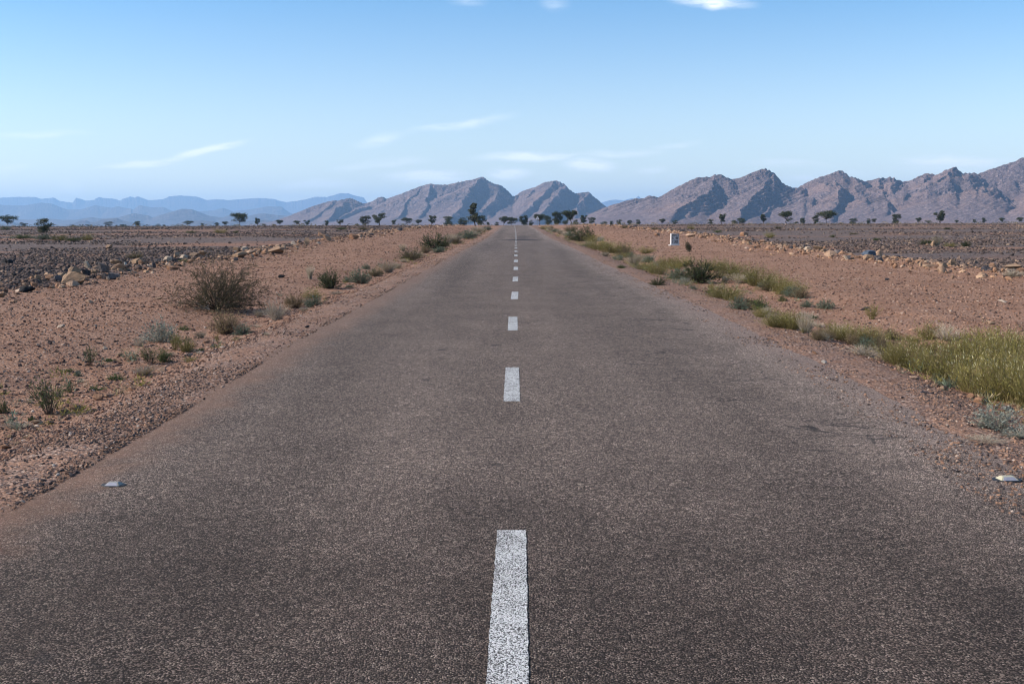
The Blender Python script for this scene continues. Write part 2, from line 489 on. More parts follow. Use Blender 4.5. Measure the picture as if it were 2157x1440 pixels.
# ------------------------------------------------------------------ mountains
def mountain_material(name, lo, mid, hi, scale):
    m, n, bs = material(name)
    g = n.node('ShaderNodeNewGeometry')
    P = g.outputs['Position']
    x, y, z = n.sep(P)
    # tilted strata, rising to the right
    s = n.m('ADD', n.m('ADD', z, n.m('MULTIPLY', x, -.42)), n.m('MULTIPLY', y, .30))
    wob = n.noise(P, .004 * scale, 4, .6)
    s = n.m('ADD', s, n.m('MULTIPLY', wob, 60.0 / scale))
    bands = n.noise(n.comb(n.m('MULTIPLY', s, .17 * scale), n.m('MULTIPLY', y, .002 * scale), 0.0), 1.0, 4, .7)
    f = n.noise(P, .035 * scale, 6, .7)
    c = n.ramp(n.m('ADD', n.m('MULTIPLY', bands, .68), n.m('MULTIPLY', f, .32)), [(.3, lo), (.5, mid), (.7, hi)])
    spot = n.noise(P, .16 * scale, 4, .7)
    c = n.mix(n.mr(spot, .52, .66, 0, .7), c, tuple(v * 1.45 for v in hi))
    c = n.mix(n.mr(spot, .45, .33, 0, .75), c, tuple(v * .5 for v in lo))
    c = n.mix(n.mr(n.noise(P, .006 * scale, 3, .5), .5, .68, 0, .5), c, (hi[0] * 1.15, hi[1] * .98, hi[2] * .86))
    h = n.m('ADD', n.m('MULTIPLY', bands, 1.0), n.m('MULTIPLY', n.noise(P, .06 * scale, 6, .7), 1.1))
    finish(n, bs, c, 1.0, n.bump(h, 1.0, 13.0 / scale), .05)
    return m

def range_mesh(name, D0, crest, spurs, near, farb, nu, nv, mat, slope=.5, rough=1.0, sl=.34, sr=.86, ksp=2.3, seed=0, taper=None, label=None):
    """heightfield built round ridge lines; crest/spurs are ridge lines sighted in photo px, laid out at their own distances"""
    segs = []
    c3 = []
    for p in crest:
        px, py = p[0], p[1]
        c3.append(at_depth(px, py, D0 + (p[2] if len(p) > 2 else 0)))
    c3 = np.array(c3)
    for a, b in zip(c3[:-1], c3[1:]): segs.append((a, b, slope, slope))
    for sp in spurs:
        opt = sp[0] if isinstance(sp[0], dict) else {}
        pts = [q for q in sp if not isinstance(q, dict)]
        Dc = D0 + opt.get('d', 0)
        k = opt.get('k', ksp)
        zc = at_depth(*pts[0], Dc)[2]
        out = []
        prev = Dc
        for q in pts:
            zq = at_depth(*q, Dc)[2]
            D = min(prev - (4 if out else 0), Dc - max(0, k * (zc - zq) / slope))
            prev = D
            out.append(at_depth(*q, D))
        for a, b in zip(out[:-1], out[1:]):
            segs.append((a, b, opt.get('l', sl), opt.get('r', sr)))
    D = np.concatenate([np.linspace(D0 - near, D0 + farb * .15, int(nv * .86)), np.linspace(D0 + farb * .15, D0 + farb, nv - int(nv * .86) + 1)[1:]])
    x0, x1 = c3[0, 0] / D0, c3[-1, 0] / D0
    A = np.linspace(x0, x1, nu)
    AA, DD = np.meshgrid(A, D, indexing='ij')
    X, Y = AA * DD, DD
    u = 1.0 / (near * .08)
    wx = X + near * (.016 if rough >= 1 else .004) * fbm(X * u, Y * u, seed + 1, 4)
    wy = Y + near * (.016 if rough >= 1 else .004) * fbm(X * u, Y * u, seed + 2, 4)
    Z = np.full(X.shape, -1e9)
    for a, b, s_l, s_r in segs:
        ab = b[:2] - a[:2]
        L2 = max(float(ab @ ab), 1e-6)
        # silhouette segments use unwarped coordinates near the crest
        t = np.clip(((wx - a[0]) * ab[0] + (wy - a[1]) * ab[1]) / L2, 0, 1)
        qx, qy = wx - (a[0] + t * ab[0]), wy - (a[1] + t * ab[1])
        dist = np.hypot(qx, qy)
        if s_l == s_r:
            s_ = s_l
        else:
            # towards +x is the steep side
            w = sstep(qx / (dist + 1e-6), -.35, .25)
            s_ = s_l * (1 - w) + s_r * w
        zc = a[2] + t * (b[2] - a[2])
        # concave slopes: steep near the crest, easing out to a fan
        h0 = np.maximum(zc, 1.0)
        r = dist * s_ / h0
        z = np.where(r < .75, h0 * (1 - r), h0 * .25 * np.exp(-(r - .75) * 2.6) - h0 * .02 * sstep(r, .75, 2.5))
        Z = np.maximum(Z, z)
    rel = np.clip(Z / max(c3[:, 2].max(), 1), 0, 1)
    uu = 1 / (near * .16)
    gull = ridged(X * uu + .6 * fbm(Y * uu, X * uu, seed + 9, 3), Y * uu * .38, seed + 3, 5)
    fine = ridged(X * uu * 4, Y * uu * 2.0, seed + 5, 4)
    amp = c3[:, 2].max() * rough
    away = sstep(rel, .02, .35)
    Z = Z + away * amp * (.030 * (gull - .55) + .022 * (fine - .5))
    # strata: hard ledges tilted up to the right
    st = Z - .42 * X + .30 * Y + near * .05 * fbm(X * u * .5, Y * u * .5, seed + 7, 3)
    per = c3[:, 2].max() * .055
    fr = st / per - np.floor(st / per)
    Z = Z + away * per * .42 * rough * (.35 + vnoise(X * u * 3, Y * u * 3, seed + 21)) * (sstep(fr, 0, .7) - sstep(fr, .7, 1.0) - .5)
    Z = np.where(Z < 2, 2 - (2 - Z) * .15, Z)
    Z = np.maximum(Z, -8) - 9 * (1 - sstep(rel, .0, .05))
    # keep the crest line exactly at its height where it stands against the sky
    row = np.argmax(Z / DD, axis=1)
    want = np.interp(A, c3[:, 0] / c3[:, 1], (c3[:, 2] - EYE[2]) / c3[:, 1])
    have = (Z - EYE[2])[np.arange(nu), row] / D[row]
    want = want + (c3[:, 2].max() / D0) * .012 * fbm(A * 900, A * 0, seed + 11, 3)
    fac = np.where((want > .002) & (have > .001), want / np.maximum(have, 1e-4), 1)
    fac = np.clip(fac, .6, 1.5)
    if rough >= 1: fac = np.convolve(np.pad(fac, 2, 'edge'), np.ones(5) / 5, 'valid')
    Z = EYE[2] + (Z - EYE[2]) * (1 + (fac[:, None] - 1) * sstep(rel, .03, .3))
    me = mesh_from(name, np.stack([X, Y, Z], -1).reshape(-1, 3), grid_faces(nu, len(D)), [mat], False)
    o = link(name, me)
    tag(o, label, kind='structure')
    return o

M_MTN = mountain_material("bare_mountain_rock", (.135, .098, .102), (.20, .148, .150), (.275, .21, .20), 1.0)
M_FAR = mountain_material("far_mountain_rock", (.10, .08, .08), (.15, .12, .12), (.20, .16, .15), .3)

RIGHT = [(1200, 471), (1236, 454), (1277, 436), (1314, 424), (1340, 418), (1355, 418), (1366, 413), (1375, 412), (1381, 415), (1389, 415), (1418, 398),
         (1449, 382), (1470, 374), (1488, 372.5), (1496, 374), (1506, 368), (1519, 367), (1532, 374), (1542, 378), (1555, 376), (1581, 365),
         (1605, 356), (1616, 355.6), (1625, 362), (1636, 368), (1640, 378), (1655, 390), (1675, 397), (1688, 391), (1714, 378), (1729, 372.5),
         (1755, 364.5), (1765, 359.5), (1777, 359.3), (1783, 366.5), (1792, 373.7), (1799, 372.5), (1822, 382), (1838, 379.4), (1854, 373.7),
         (1863, 375.5), (1878, 373), (1892, 379.4), (1907, 382), (1920, 380), (1941, 368), (1953, 364.4), (1972, 368.6), (1995, 357.5),
         (2013, 350.5), (2026, 364.4), (2039, 364), (2052, 364), (2060, 366.5), (2091, 355), (2117, 346.6), (2130, 342.7), (2157, 331.6),
         (2250, 305), (2400, 288), (2600, 330), (2900, 380), (3300, 455)]
RSP = [[(1506, 370), (1500, 384), (1494, 402), (1466, 420), (1430, 440)],
       [{'k': .9}, (1519, 400), (1536, 406), (1532, 423), (1520, 452)],
       [{'d': -95, 'k': 1.2}, (1519, 402), (1480, 417), (1438, 434)],
       [{'d': -80}, (1381, 416), (1420, 431), (1449, 444), (1480, 460)],
       [(1636, 370), (1608, 393), (1584, 416), (1560, 440)],
       [{'k': 1.2}, (1640, 380), (1622, 402), (1600, 424), (1590, 446)],
       [(1688, 392), (1660, 415), (1630, 432), (1610, 450)],
       [(1750, 370), (1765, 392), (1763, 418), (1758, 440)],
       [{'d': -200, 'k': .9}, (1699, 413), (1714, 413), (1724, 424), (1730, 440)],
       [{'d': -150, 'k': .5}, (2026, 365), (2000, 374), (1945, 393), (1905, 407), (1861, 417)],
       [{'d': -100, 'k': 1.0}, (2040, 366), (2042, 384), (2020, 402), (1985, 425)],
       [{'d': -240, 'k': .6}, (1861, 416), (1827, 413), (1795, 424), (1765, 438)],
       [{'d': -360, 'k': 1.1}, (1863, 421), (1868, 436), (1887, 452)],
       [{'d': -335, 'k': .5}, (1863, 421), (1835, 428), (1812, 440)],
       [{'d': -400, 'k': .5}, (2083, 391), (2050, 397), (2011, 405), (1990, 430)],
       [{'d': -400, 'k': .7, 'r': .9}, (2083, 391), (2101, 395), (2125, 412), (2135, 444)],
       [{'d': -240, 'k': .8}, (2170, 372), (2137, 380), (2110, 395)],
       [(1953, 366), (1945, 384), (1930, 396), (1905, 405)],
       [(2013, 352), (1998, 366), (1975, 378)],
       [(1854, 375), (1848, 392), (1858, 404)], [(1878, 375), (1872, 392), (1880, 402)],
       [(1822, 383), (1832, 398), (1846, 408)],
       [{'d': -320, 'k': .8}, (2250, 380), (2200, 410), (2180, 445)], [(2300, 300), (2270, 350), (2230, 420)], [(2500, 310), (2460, 380), (2420, 440)]]
CENTRAL = [(520, 476), (561, 471), (590, 461), (618, 451), (657, 435), (688, 425), (706, 422), (711, 423), (722, 420), (737, 417), (748, 421), (766, 429), (781, 425.5),
           (797, 416), (807, 414.5), (813, 418.5), (826, 415), (852, 405.5), (885, 392.5), (907, 387), (922, 389), (945, 389), (966, 383.4),
           (997, 378), (1018, 371.7), (1026, 379.5), (1039, 386), (1055, 390.4), (1070, 401.6), (1081, 414.5), (1090, 409), (1101, 402),
           (1127, 394.5), (1147, 384), (1171, 380), (1184, 385.5), (1192, 388.5), (1195, 396), (1212, 408), (1228, 405), (1241, 403.6),
           (1246, 410), (1262, 423), (1277, 436), (1300, 455), (1340, 472)]
CSP = [[(737, 418), (722, 430), (706, 446), (690, 464)], [(706, 423), (690, 435), (674, 448), (655, 462)],
       [{'d': 60}, (797, 417), (775, 432), (745, 445), (720, 456)], [(852, 406), (838, 425), (812, 440), (795, 455)],
       [(907, 388), (904, 405), (900, 422), (893, 450)], [{'k': 1.1}, (925, 389), (938, 405), (950, 420), (940, 445)],
       [(885, 394), (870, 412), (855, 430), (840, 452)],
       [(1018, 373), (998, 390), (982, 410), (976, 434), (955, 456)], [(1056, 391), (1046, 404), (1040, 420), (1018, 440)],
       [{'d': -150, 'k': 1.0}, (980, 400), (965, 412), (945, 432), (925, 455)],
       [{'d': -200, 'k': .9}, (1081, 425), (1060, 438), (1035, 455)],
       [(1171, 381), (1158, 400), (1135, 418), (1105, 445)], [{'d': -60}, (1193, 390), (1183, 400), (1168, 416), (1150, 440)],
       [(1242, 404), (1226, 420), (1213, 432), (1216, 450)], [(1127, 395), (1112, 412), (1095, 432), (1075, 455)],
       [{'d': -160, 'k': .9}, (1150, 405), (1120, 428), (1085, 446)]]
range_mesh("mountain_range", 2700, RIGHT, RSP, 760, 400, 900, 270, M_MTN, .55, seed=10, label="jagged brown-violet bare mountain range on the right")
range_mesh("mountain_range", 4300, CENTRAL, CSP, 950, 500, 560, 230, M_MTN, .55, seed=40, label="bare violet-grey mountains behind the end of the road")
FAR1 = [(-300, 418), (-120, 412), (0, 416.4), (39, 415), (73, 415), (86, 419), (114, 416.4), (125, 423), (153, 427), (160, 416.4), (170, 419), (182, 423), (197, 421.5),
        (208, 415), (221, 417.6), (241, 418.4), (253, 423), (257, 420), (275, 413.8), (283, 416.4), (291, 413.8), (312, 421.5), (343, 420), (356, 413.8), (379, 411.7),
        (413, 413.8), (436, 421.5), (457, 419.5), (480, 421.5), (514, 419), (545, 417), (574, 419), (602, 426), (639, 421), (665, 414.5), (688, 415),
        (717, 407), (732, 407), (748, 412), (766, 416), (774, 428), (800, 440), (900, 452), (1000, 466)]
FAR1B = [(1180, 466), (1240, 440), (1267, 427), (1282, 422), (1295, 420.5), (1314, 422), (1329, 418), (1339, 418), (1345, 412.7), (1351, 419), (1400, 430), (1460, 464)]
FAR2 = [(-200, 440), (-60, 428), (16, 432), (50, 433), (86, 427), (109, 429), (140, 441), (171, 441), (200, 432), (234, 438), (249, 434.5), (281, 441), (294, 432), (319, 437),
        (345, 436), (364, 445), (384, 447), (447, 443.6), (470, 438), (491, 445), (535, 440), (561, 435), (592, 435), (610, 448), (650, 460), (700, 472)]
FAR3 = [(-150, 450), (-40, 456), (60, 463), (104, 460.5), (130, 463), (161, 463), (192, 457.4), (216, 460.5), (249, 458), (281, 449), (312, 454), (322, 458), (351, 449), (384, 439.7),
        (405, 441), (442, 455), (468, 458), (494, 450), (519, 455), (545, 450), (558, 449.6), (574, 452), (618, 456), (680, 474)]
FAR4 = [(-150, 468), (-30, 472), (0, 470), (10, 472), (28, 466), (36, 472), (60, 476), (122, 476), (131, 472.7), (156, 470.6), (167, 465.7), (182, 463.6), (190, 468.5), (202, 467), (217, 461.6),
        (234, 461), (245, 458.8), (259, 465), (277, 468), (300, 470.6), (338, 476), (369, 473.5), (397, 465.7), (421, 464.4), (449, 465.7), (467, 471),
        (493, 463), (519, 465.7), (560, 463), (600, 470), (640, 476)]
range_mesh("distant_mountain_range", 17000, FAR1, [], 2600, 1200, 900, 60, M_FAR, .5, .5, seed=60, label="palest blue serrated mountain range farthest away on the left")
range_mesh("distant_mountain_range", 17000, FAR1B, [], 2600, 1200, 200, 50, M_FAR, .5, .5, seed=65, label="pale blue peak showing in the gap between the brown mountains")
range_mesh("distant_mountain_range", 12000, FAR2, [], 1900, 900, 460, 60, M_FAR, .45, .5, seed=70, label="pale blue tabletop hills in front of the farthest range")
range_mesh("distant_hills", 8200, FAR3, [], 1100, 600, 460, 70, M_FAR, .4, .6, seed=80, label="smooth lilac-blue domed hills on the left horizon")
range_mesh("distant_hills", 6000, FAR4, [], 600, 400, 400, 60, M_FAR, .4, .6, seed=90, label="low violet foothills just above the left horizon")

# ------------------------------------------------------------------ haze
def haze():
    m = bpy.data.materials.new("haze")
    m.use_nodes = True
    t = m.node_tree
    t.nodes.clear()
    out = t.nodes.new('ShaderNodeOutputMaterial')
    pv = t.nodes.new('ShaderNodeVolumePrincipled')
    pv.inputs['Color'].default_value = HAZE_COL
    pv.inputs['Density'].default_value = HAZE_D
    pv.inputs['Anisotropy'].default_value = 0.15
    t.links.new(pv.outputs[0], out.inputs['Volume'])
    x0, x1, y0, y1, z0, z1 = -15000, 9000, -300, 19500, -12, 1100
    z1 = max(float((np.array(o.bound_box)[:, 2]).max()) for o in SC.objects if o.type == 'MESH') + 20
    V = [(x, y, z) for x in (x0, x1) for y in (y0, y1) for z in (z0, z1)]
    Fc = [(0, 1, 3, 2), (4, 6, 7, 5), (0, 4, 5, 1), (2, 3, 7, 6), (0, 2, 6, 4), (1, 5, 7, 3)]
    o = link("haze", mesh_from("haze", np.array(V), Fc, [m]))
    tag(o, "thin blue air over the desert that fades the far mountains", kind='stuff')
HAZE_COL, HAZE_D = (.39, .66, 1.0, 1), 8.5e-5
haze()
# ------------------------------------------------------------------ scattered stones (uncountable): geometry-node instances
def stone_material(name, stops, scale=8.0):
    m, n, bs = material(name)
    g = n.node('ShaderNodeNewGeometry')
    r = n.node('ShaderNodeObjectInfo').outputs['Random']
    c = n.ramp(r, stops)
    f = n.noise(g.outputs['Position'], scale * 4, 4, .6)
    c = n.mix(1.0, c, n.ramp(f, [(.3, (.72, .72, .72)), (.7, (1.2, 1.18, 1.15))]), 'MULTIPLY')
    finish(n, bs, c, .95, n.bump(f, .35, .01), .1)
    return m

def scatter(name, label, P, S, R, mat, seeds=5):
    me = mesh_from(name, P, [])
    for an, arr in (("scl", S), ("rot", R)):
        a = me.attributes.new(an, 'FLOAT_VECTOR', 'POINT')
        a.data.foreach_set('vector', np.ascontiguousarray(arr, dtype=np.float32).ravel())
    o = link(name, me)
    ng = bpy.data.node_groups.new(name, 'GeometryNodeTree')
    ng.interface.new_socket("Geometry", in_out='INPUT', socket_type='NodeSocketGeometry')
    ng.interface.new_socket("Geometry", in_out='OUTPUT', socket_type='NodeSocketGeometry')
    N, L = ng.nodes, ng.links
    gi, go = N.new('NodeGroupInput'), N.new('NodeGroupOutput')
    join = N.new('GeometryNodeJoinGeometry')
    for s in range(seeds):
        ico = N.new('GeometryNodeMeshIcoSphere')
        ico.inputs['Radius'].default_value = .5
        ico.inputs['Subdivisions'].default_value = 2
        nz = N.new('ShaderNodeTexNoise'); nz.noise_dimensions = '4D'
        nz.inputs['W'].default_value = s * 3.7 + 1.1
        nz.inputs['Scale'].default_value = 1.5
        nz.inputs['Detail'].default_value = 1.0
        pos = N.new('GeometryNodeInputPosition')
        L.new(pos.outputs[0], nz.inputs['Vector'])
        sub = N.new('ShaderNodeVectorMath'); sub.operation = 'SUBTRACT'
        L.new(nz.outputs['Color'], sub.inputs[0]); sub.inputs[1].default_value = (.5, .5, .5)
        mul = N.new('ShaderNodeVectorMath'); mul.operation = 'SCALE'
        L.new(sub.outputs[0], mul.inputs[0]); mul.inputs['Scale'].default_value = 1.25
        sp = N.new('GeometryNodeSetPosition')
        L.new(ico.outputs[0], sp.inputs['Geometry']); L.new(mul.outputs[0], sp.inputs['Offset'])
        sm = N.new('GeometryNodeSetMaterial'); sm.inputs['Material'].default_value = mat
        L.new(sp.outputs[0], sm.inputs['Geometry'])
        g2 = N.new('GeometryNodeGeometryToInstance')
        L.new(sm.outputs[0], g2.inputs[0]); L.new(g2.outputs[0], join.inputs[0])
    iop = N.new('GeometryNodeInstanceOnPoints')
    L.new(gi.outputs[0], iop.inputs['Points']); L.new(join.outputs[0], iop.inputs['Instance'])
    iop.inputs['Pick Instance'].default_value = True
    for an, sock in (("scl", 'Scale'), ("rot", 'Rotation')):
        na = N.new('GeometryNodeInputNamedAttribute'); na.data_type = 'FLOAT_VECTOR'
        na.inputs['Name'].default_value = an
        L.new(na.outputs['Attribute'], iop.inputs[sock])
    L.new(iop.outputs[0], go.inputs[0])
    md = o.modifiers.new("stones", 'NODES'); md.node_group = ng
    me.materials.append(mat)
    tag(o, label, kind='stuff')
    return o

RNG = np.random.default_rng(7)
def stones(name, label, n, xf, y0, y1, yp, smin, smax, mat, flat=(.35, .8), grow=.0, keep=None, seed=0):
    """n stones; y drawn with density falling as y**-yp; xf(y,u) gives x"""
    rg = np.random.default_rng(seed)
    u = rg.random(n)
    e = 1 - yp
    y = (y0 ** e + u * (y1 ** e - y0 ** e)) ** (1 / e) if abs(e) > 1e-3 else y0 * (y1 / y0) ** u
    x = xf(y, rg.random(n))
    ok = np.ones(n, bool)
    if keep is not None: ok = rg.random(n) < keep(x, y)
    x, y = x[ok], y[ok]; n = len(x)
    s = smin * (smax / smin) ** (rg.random(n) ** 2.2)
    s = s * (1 + grow * y)
    S = np.stack([s * rg.uniform(.7, 1.3, n), s * rg.uniform(.7, 1.3, n), s * rg.uniform(flat[0], flat[1], n)], 1)
    Rt = np.stack([rg.normal(0, .25, n), rg.normal(0, .25, n), rg.uniform(0, 6.28, n)], 1)
    lo_, hi_ = road_edges(y)
    z = np.where((x > lo_) & (x < hi_), road_top(x, y), H(x, y)) + S[:, 2] * .18
    return scatter(name, label, np.stack([x, y, z], 1), S, Rt, mat)

DARKST = stone_material("dark_desert_stone", [(0, (.045, .035, .033)), (.45, (.105, .078, .070)), (.78, (.165, .118, .098)), (.95, (.23, .155, .115)), (1, (.34, .24, .17))])
SOILST = stone_material("red_brown_gravel", [(0, (.055, .042, .042)), (.3, (.14, .078, .058)), (.7, (.30, .17, .115)), (.96, (.36, .24, .18)), (1, (.48, .38, .31))], 20)
SHST = stone_material("grey_shoulder_gravel", [(0, (.040, .033, .034)), (.35, (.10, .078, .073)), (.62, (.24, .135, .09)), (.94, (.36, .22, .15)), (1, (.50, .42, .36))], 30)
def lf(y, u): return XL + 1.0 - (u ** 1.3) * (y * .62 + 4 + (y > 60) * 6 - XL * 0 - 0) * 1.0 * np.where(y < 24, .5, 1)
def rf(y, u): return XR - 1.0 + (u ** 1.3) * (y * .62 + 4)
def wedge_l(x, y): return (x > -(y * .56 + 5)) * sstep(-x + .8 * fbm(x * .6, y * .6, 77, 3), -XL - .8, -XL + 1.2) * np.clip(1.15 - 1.1 * sstep(fbm(x * .05, y * .12, 88, 3), .0, .22), .05, 1)
def wedge_r(x, y): return (x < y * .55 + 5) * sstep(x + .8 * fbm(x * .6, y * .6, 79, 3), XR - .8, XR + 1.4) * np.clip(1.15 - 1.1 * sstep(fbm(x * .05, y * .12, 89, 3), -.05, .18), .05, 1)
stones("field_stones", "dense dark stones covering the desert field left of the road", 90000, lf, 17, 240, 1.1, .04, .14, DARKST, grow=.006, keep=wedge_l, seed=1)
stones("field_stones", "dense dark stones covering the desert field right of the road", 90000, rf, 17, 240, 1.1, .04, .14, DARKST, grow=.006, keep=wedge_r, seed=2)
def soil_l(y, u): return -3.5 - u * 9.3
def soil_r(y, u): return 4.0 + u * 10.4
inv = lambda x, y: (np.abs(x) < y * .56 + 3)
stones("soil_gravel", "small reddish stones strewn on the bare soil left of the road", 85000, soil_l, 4.5, 150, 1.5, .008, .040, SOILST, grow=.017, keep=inv, seed=3)
stones("soil_gravel", "small reddish stones strewn on the bare soil right of the road", 85000, soil_r, 4.5, 150, 1.5, .008, .040, SOILST, grow=.017, keep=inv, seed=4)
def sh_l(y, u): return road_c(y) + EL(y) + .10 - u ** 1.1 * 1.65
def sh_r(y, u): return road_c(y) + ER(y) - .55 + u ** .75 * 2.0
inv2 = lambda x, y: (np.abs(x) < y * .56 + 3) * np.clip(.12 + 1.0 * sstep(fbm(x * 1.6, y * .8, 66, 3), -.15, .30), 0, 1)
stones("shoulder_gravel", "loose grey and pink gravel along the left road shoulder", 60000, sh_l, 3.6, 120, 1.8, .007, .022, SHST, grow=.02, keep=inv2, seed=5)
stones("shoulder_gravel", "loose grey and orange gravel along the right road shoulder", 60000, sh_r, 3.6, 120, 1.8, .006, .020, SHST, grow=.02, keep=inv2, seed=6)

RUBST = stone_material("tan_rubble", [(0, (.06, .045, .042)), (.3, (.20, .115, .075)), (.7, (.36, .215, .135)), (.93, (.45, .30, .20)), (1, (.55, .42, .33))], 10)
for nm_, xb_, sd_ in (("left", XL, 31), ("right", XR, 32)):
    def rub(y, u, xb_=xb_):
        rg = np.random.default_rng(int(abs(xb_) * 10))
        return xb_ + rg.normal(0, .75, len(y)) + .9 * fbm(y * .09, y * 0, 41 + int(xb_), 2)
    stones("bank_rubble", f"small tan rubble heaped along the bank edging the {nm_} stone field", 5200, rub, 16, 220, 1.0, .03, .15, RUBST, grow=.007, seed=sd_)

# ------------------------------------------------------------------ individual rocks
def rock_material(name, base, vary=.25, band=0.0):
    m, n, bs = material(name)
    tcn = n.node('ShaderNodeTexCoord').outputs['Object']
    r = n.node('ShaderNodeObjectInfo').outputs['Random']
    f = n.noise(tcn, 3.5, 5, .65)
    f2 = n.noise(n.vm('MULTIPLY', tcn, (2.0, 2.0, 14.0)), 1.3, 4, .6)
    v = n.m('ADD', n.m('MULTIPLY', f, 1 - band), n.m('MULTIPLY', f2, band))
    lo = tuple(b * (1 - vary * 1.6) for b in base); hi = tuple(min(b * (1 + vary), .8) for b in base)
    c = n.ramp(v, [(.3, lo), (.52, base), (.75, hi)])
    k = n.mr(r, 0, 1, .82, 1.15, False)
    c = n.mix(1.0, c, n.comb(k, n.m('MULTIPLY', k, 1.0), k), 'MULTIPLY')
    finish(n, bs, c, .9, n.bump(n.m('ADD', v, n.noise(tcn, 11, 4, .7)), .6, .06), .2)
    return m
ROCKM = {'tan': rock_material("tan_limestone", (.30, .195, .125), .25, .4), 'peach': rock_material("peach_limestone", (.38, .245, .165), .22),
         'pale': rock_material("pale_stone", (.44, .34, .26), .2), 'dark': rock_material("dark_basalt", (.055, .050, .055), .35),
         'grey': rock_material("grey_stone", (.16, .13, .12), .3), 'white': rock_material("white_stone", (.52, .46, .40), .2),
         'blue': rock_material("blue_grey_stone", (.085, .11, .15), .4), 'black': rock_material("black_stone", (.024, .023, .025), .3),
         'orange': rock_material("orange_sandstone", (.34, .19, .115), .25)}

def rock_mesh(seed, mat):
    rg = np.random.default_rng(1000 + seed)
    import bmesh
    bm = bmesh.new()
    bmesh.ops.create_icosphere(bm, subdivisions=3, radius=1.0)
    V = np.array([v.co[:] for v in bm.verts])
    for i in range(13):
        nrm = rg.normal(size=3); nrm /= np.linalg.norm(nrm)
        dcut = rg.uniform(.36, .74)
        over = V @ nrm - dcut
        V = V - np.clip(over, 0, None)[:, None] * nrm * .96
    ph = rg.uniform(0, 6, 3)
    V = V * (1 + .035 * np.sin(V[:, [1, 2, 0]] * 4 + ph))
    V = V + rg.normal(0, .012, V.shape)
    V -= (V.max(0) + V.min(0)) / 2
    V /= (V.max(0) - V.min(0))
    V[:, 2] += .5                      # unit box standing on z = 0
    for v, c in zip(bm.verts, V): v.co = c
    me = bpy.data.meshes.new("rock")
    bm.to_mesh(me); bm.free()
    me.materials.append(mat)
    return me
ROCKS = {}
def put_rock(p, w, h, kind, label, group=None, rg=RNG, depth=None, tilt=.18):
    k = int(rg.integers(0, 5))
    if (kind, k) not in ROCKS:
        ROCKS[(kind, k)] = rock_mesh(k * 7 + len(kind), ROCKM[kind])
    o = link("rock", ROCKS[(kind, k)])
    o.location = (p[0], p[1], p[2] - h * .14)
    o.scale = (w, depth or w * float(rg.uniform(.6, .95)), h * 1.15)
    o.rotation_euler = (float(rg.normal(0, tilt * .5)), float(rg.normal(0, tilt)), float(rg.uniform(-.35, .35)) + (pi if rg.random() < .5 else 0))
    tag(o, label, "rock", group)
    return o

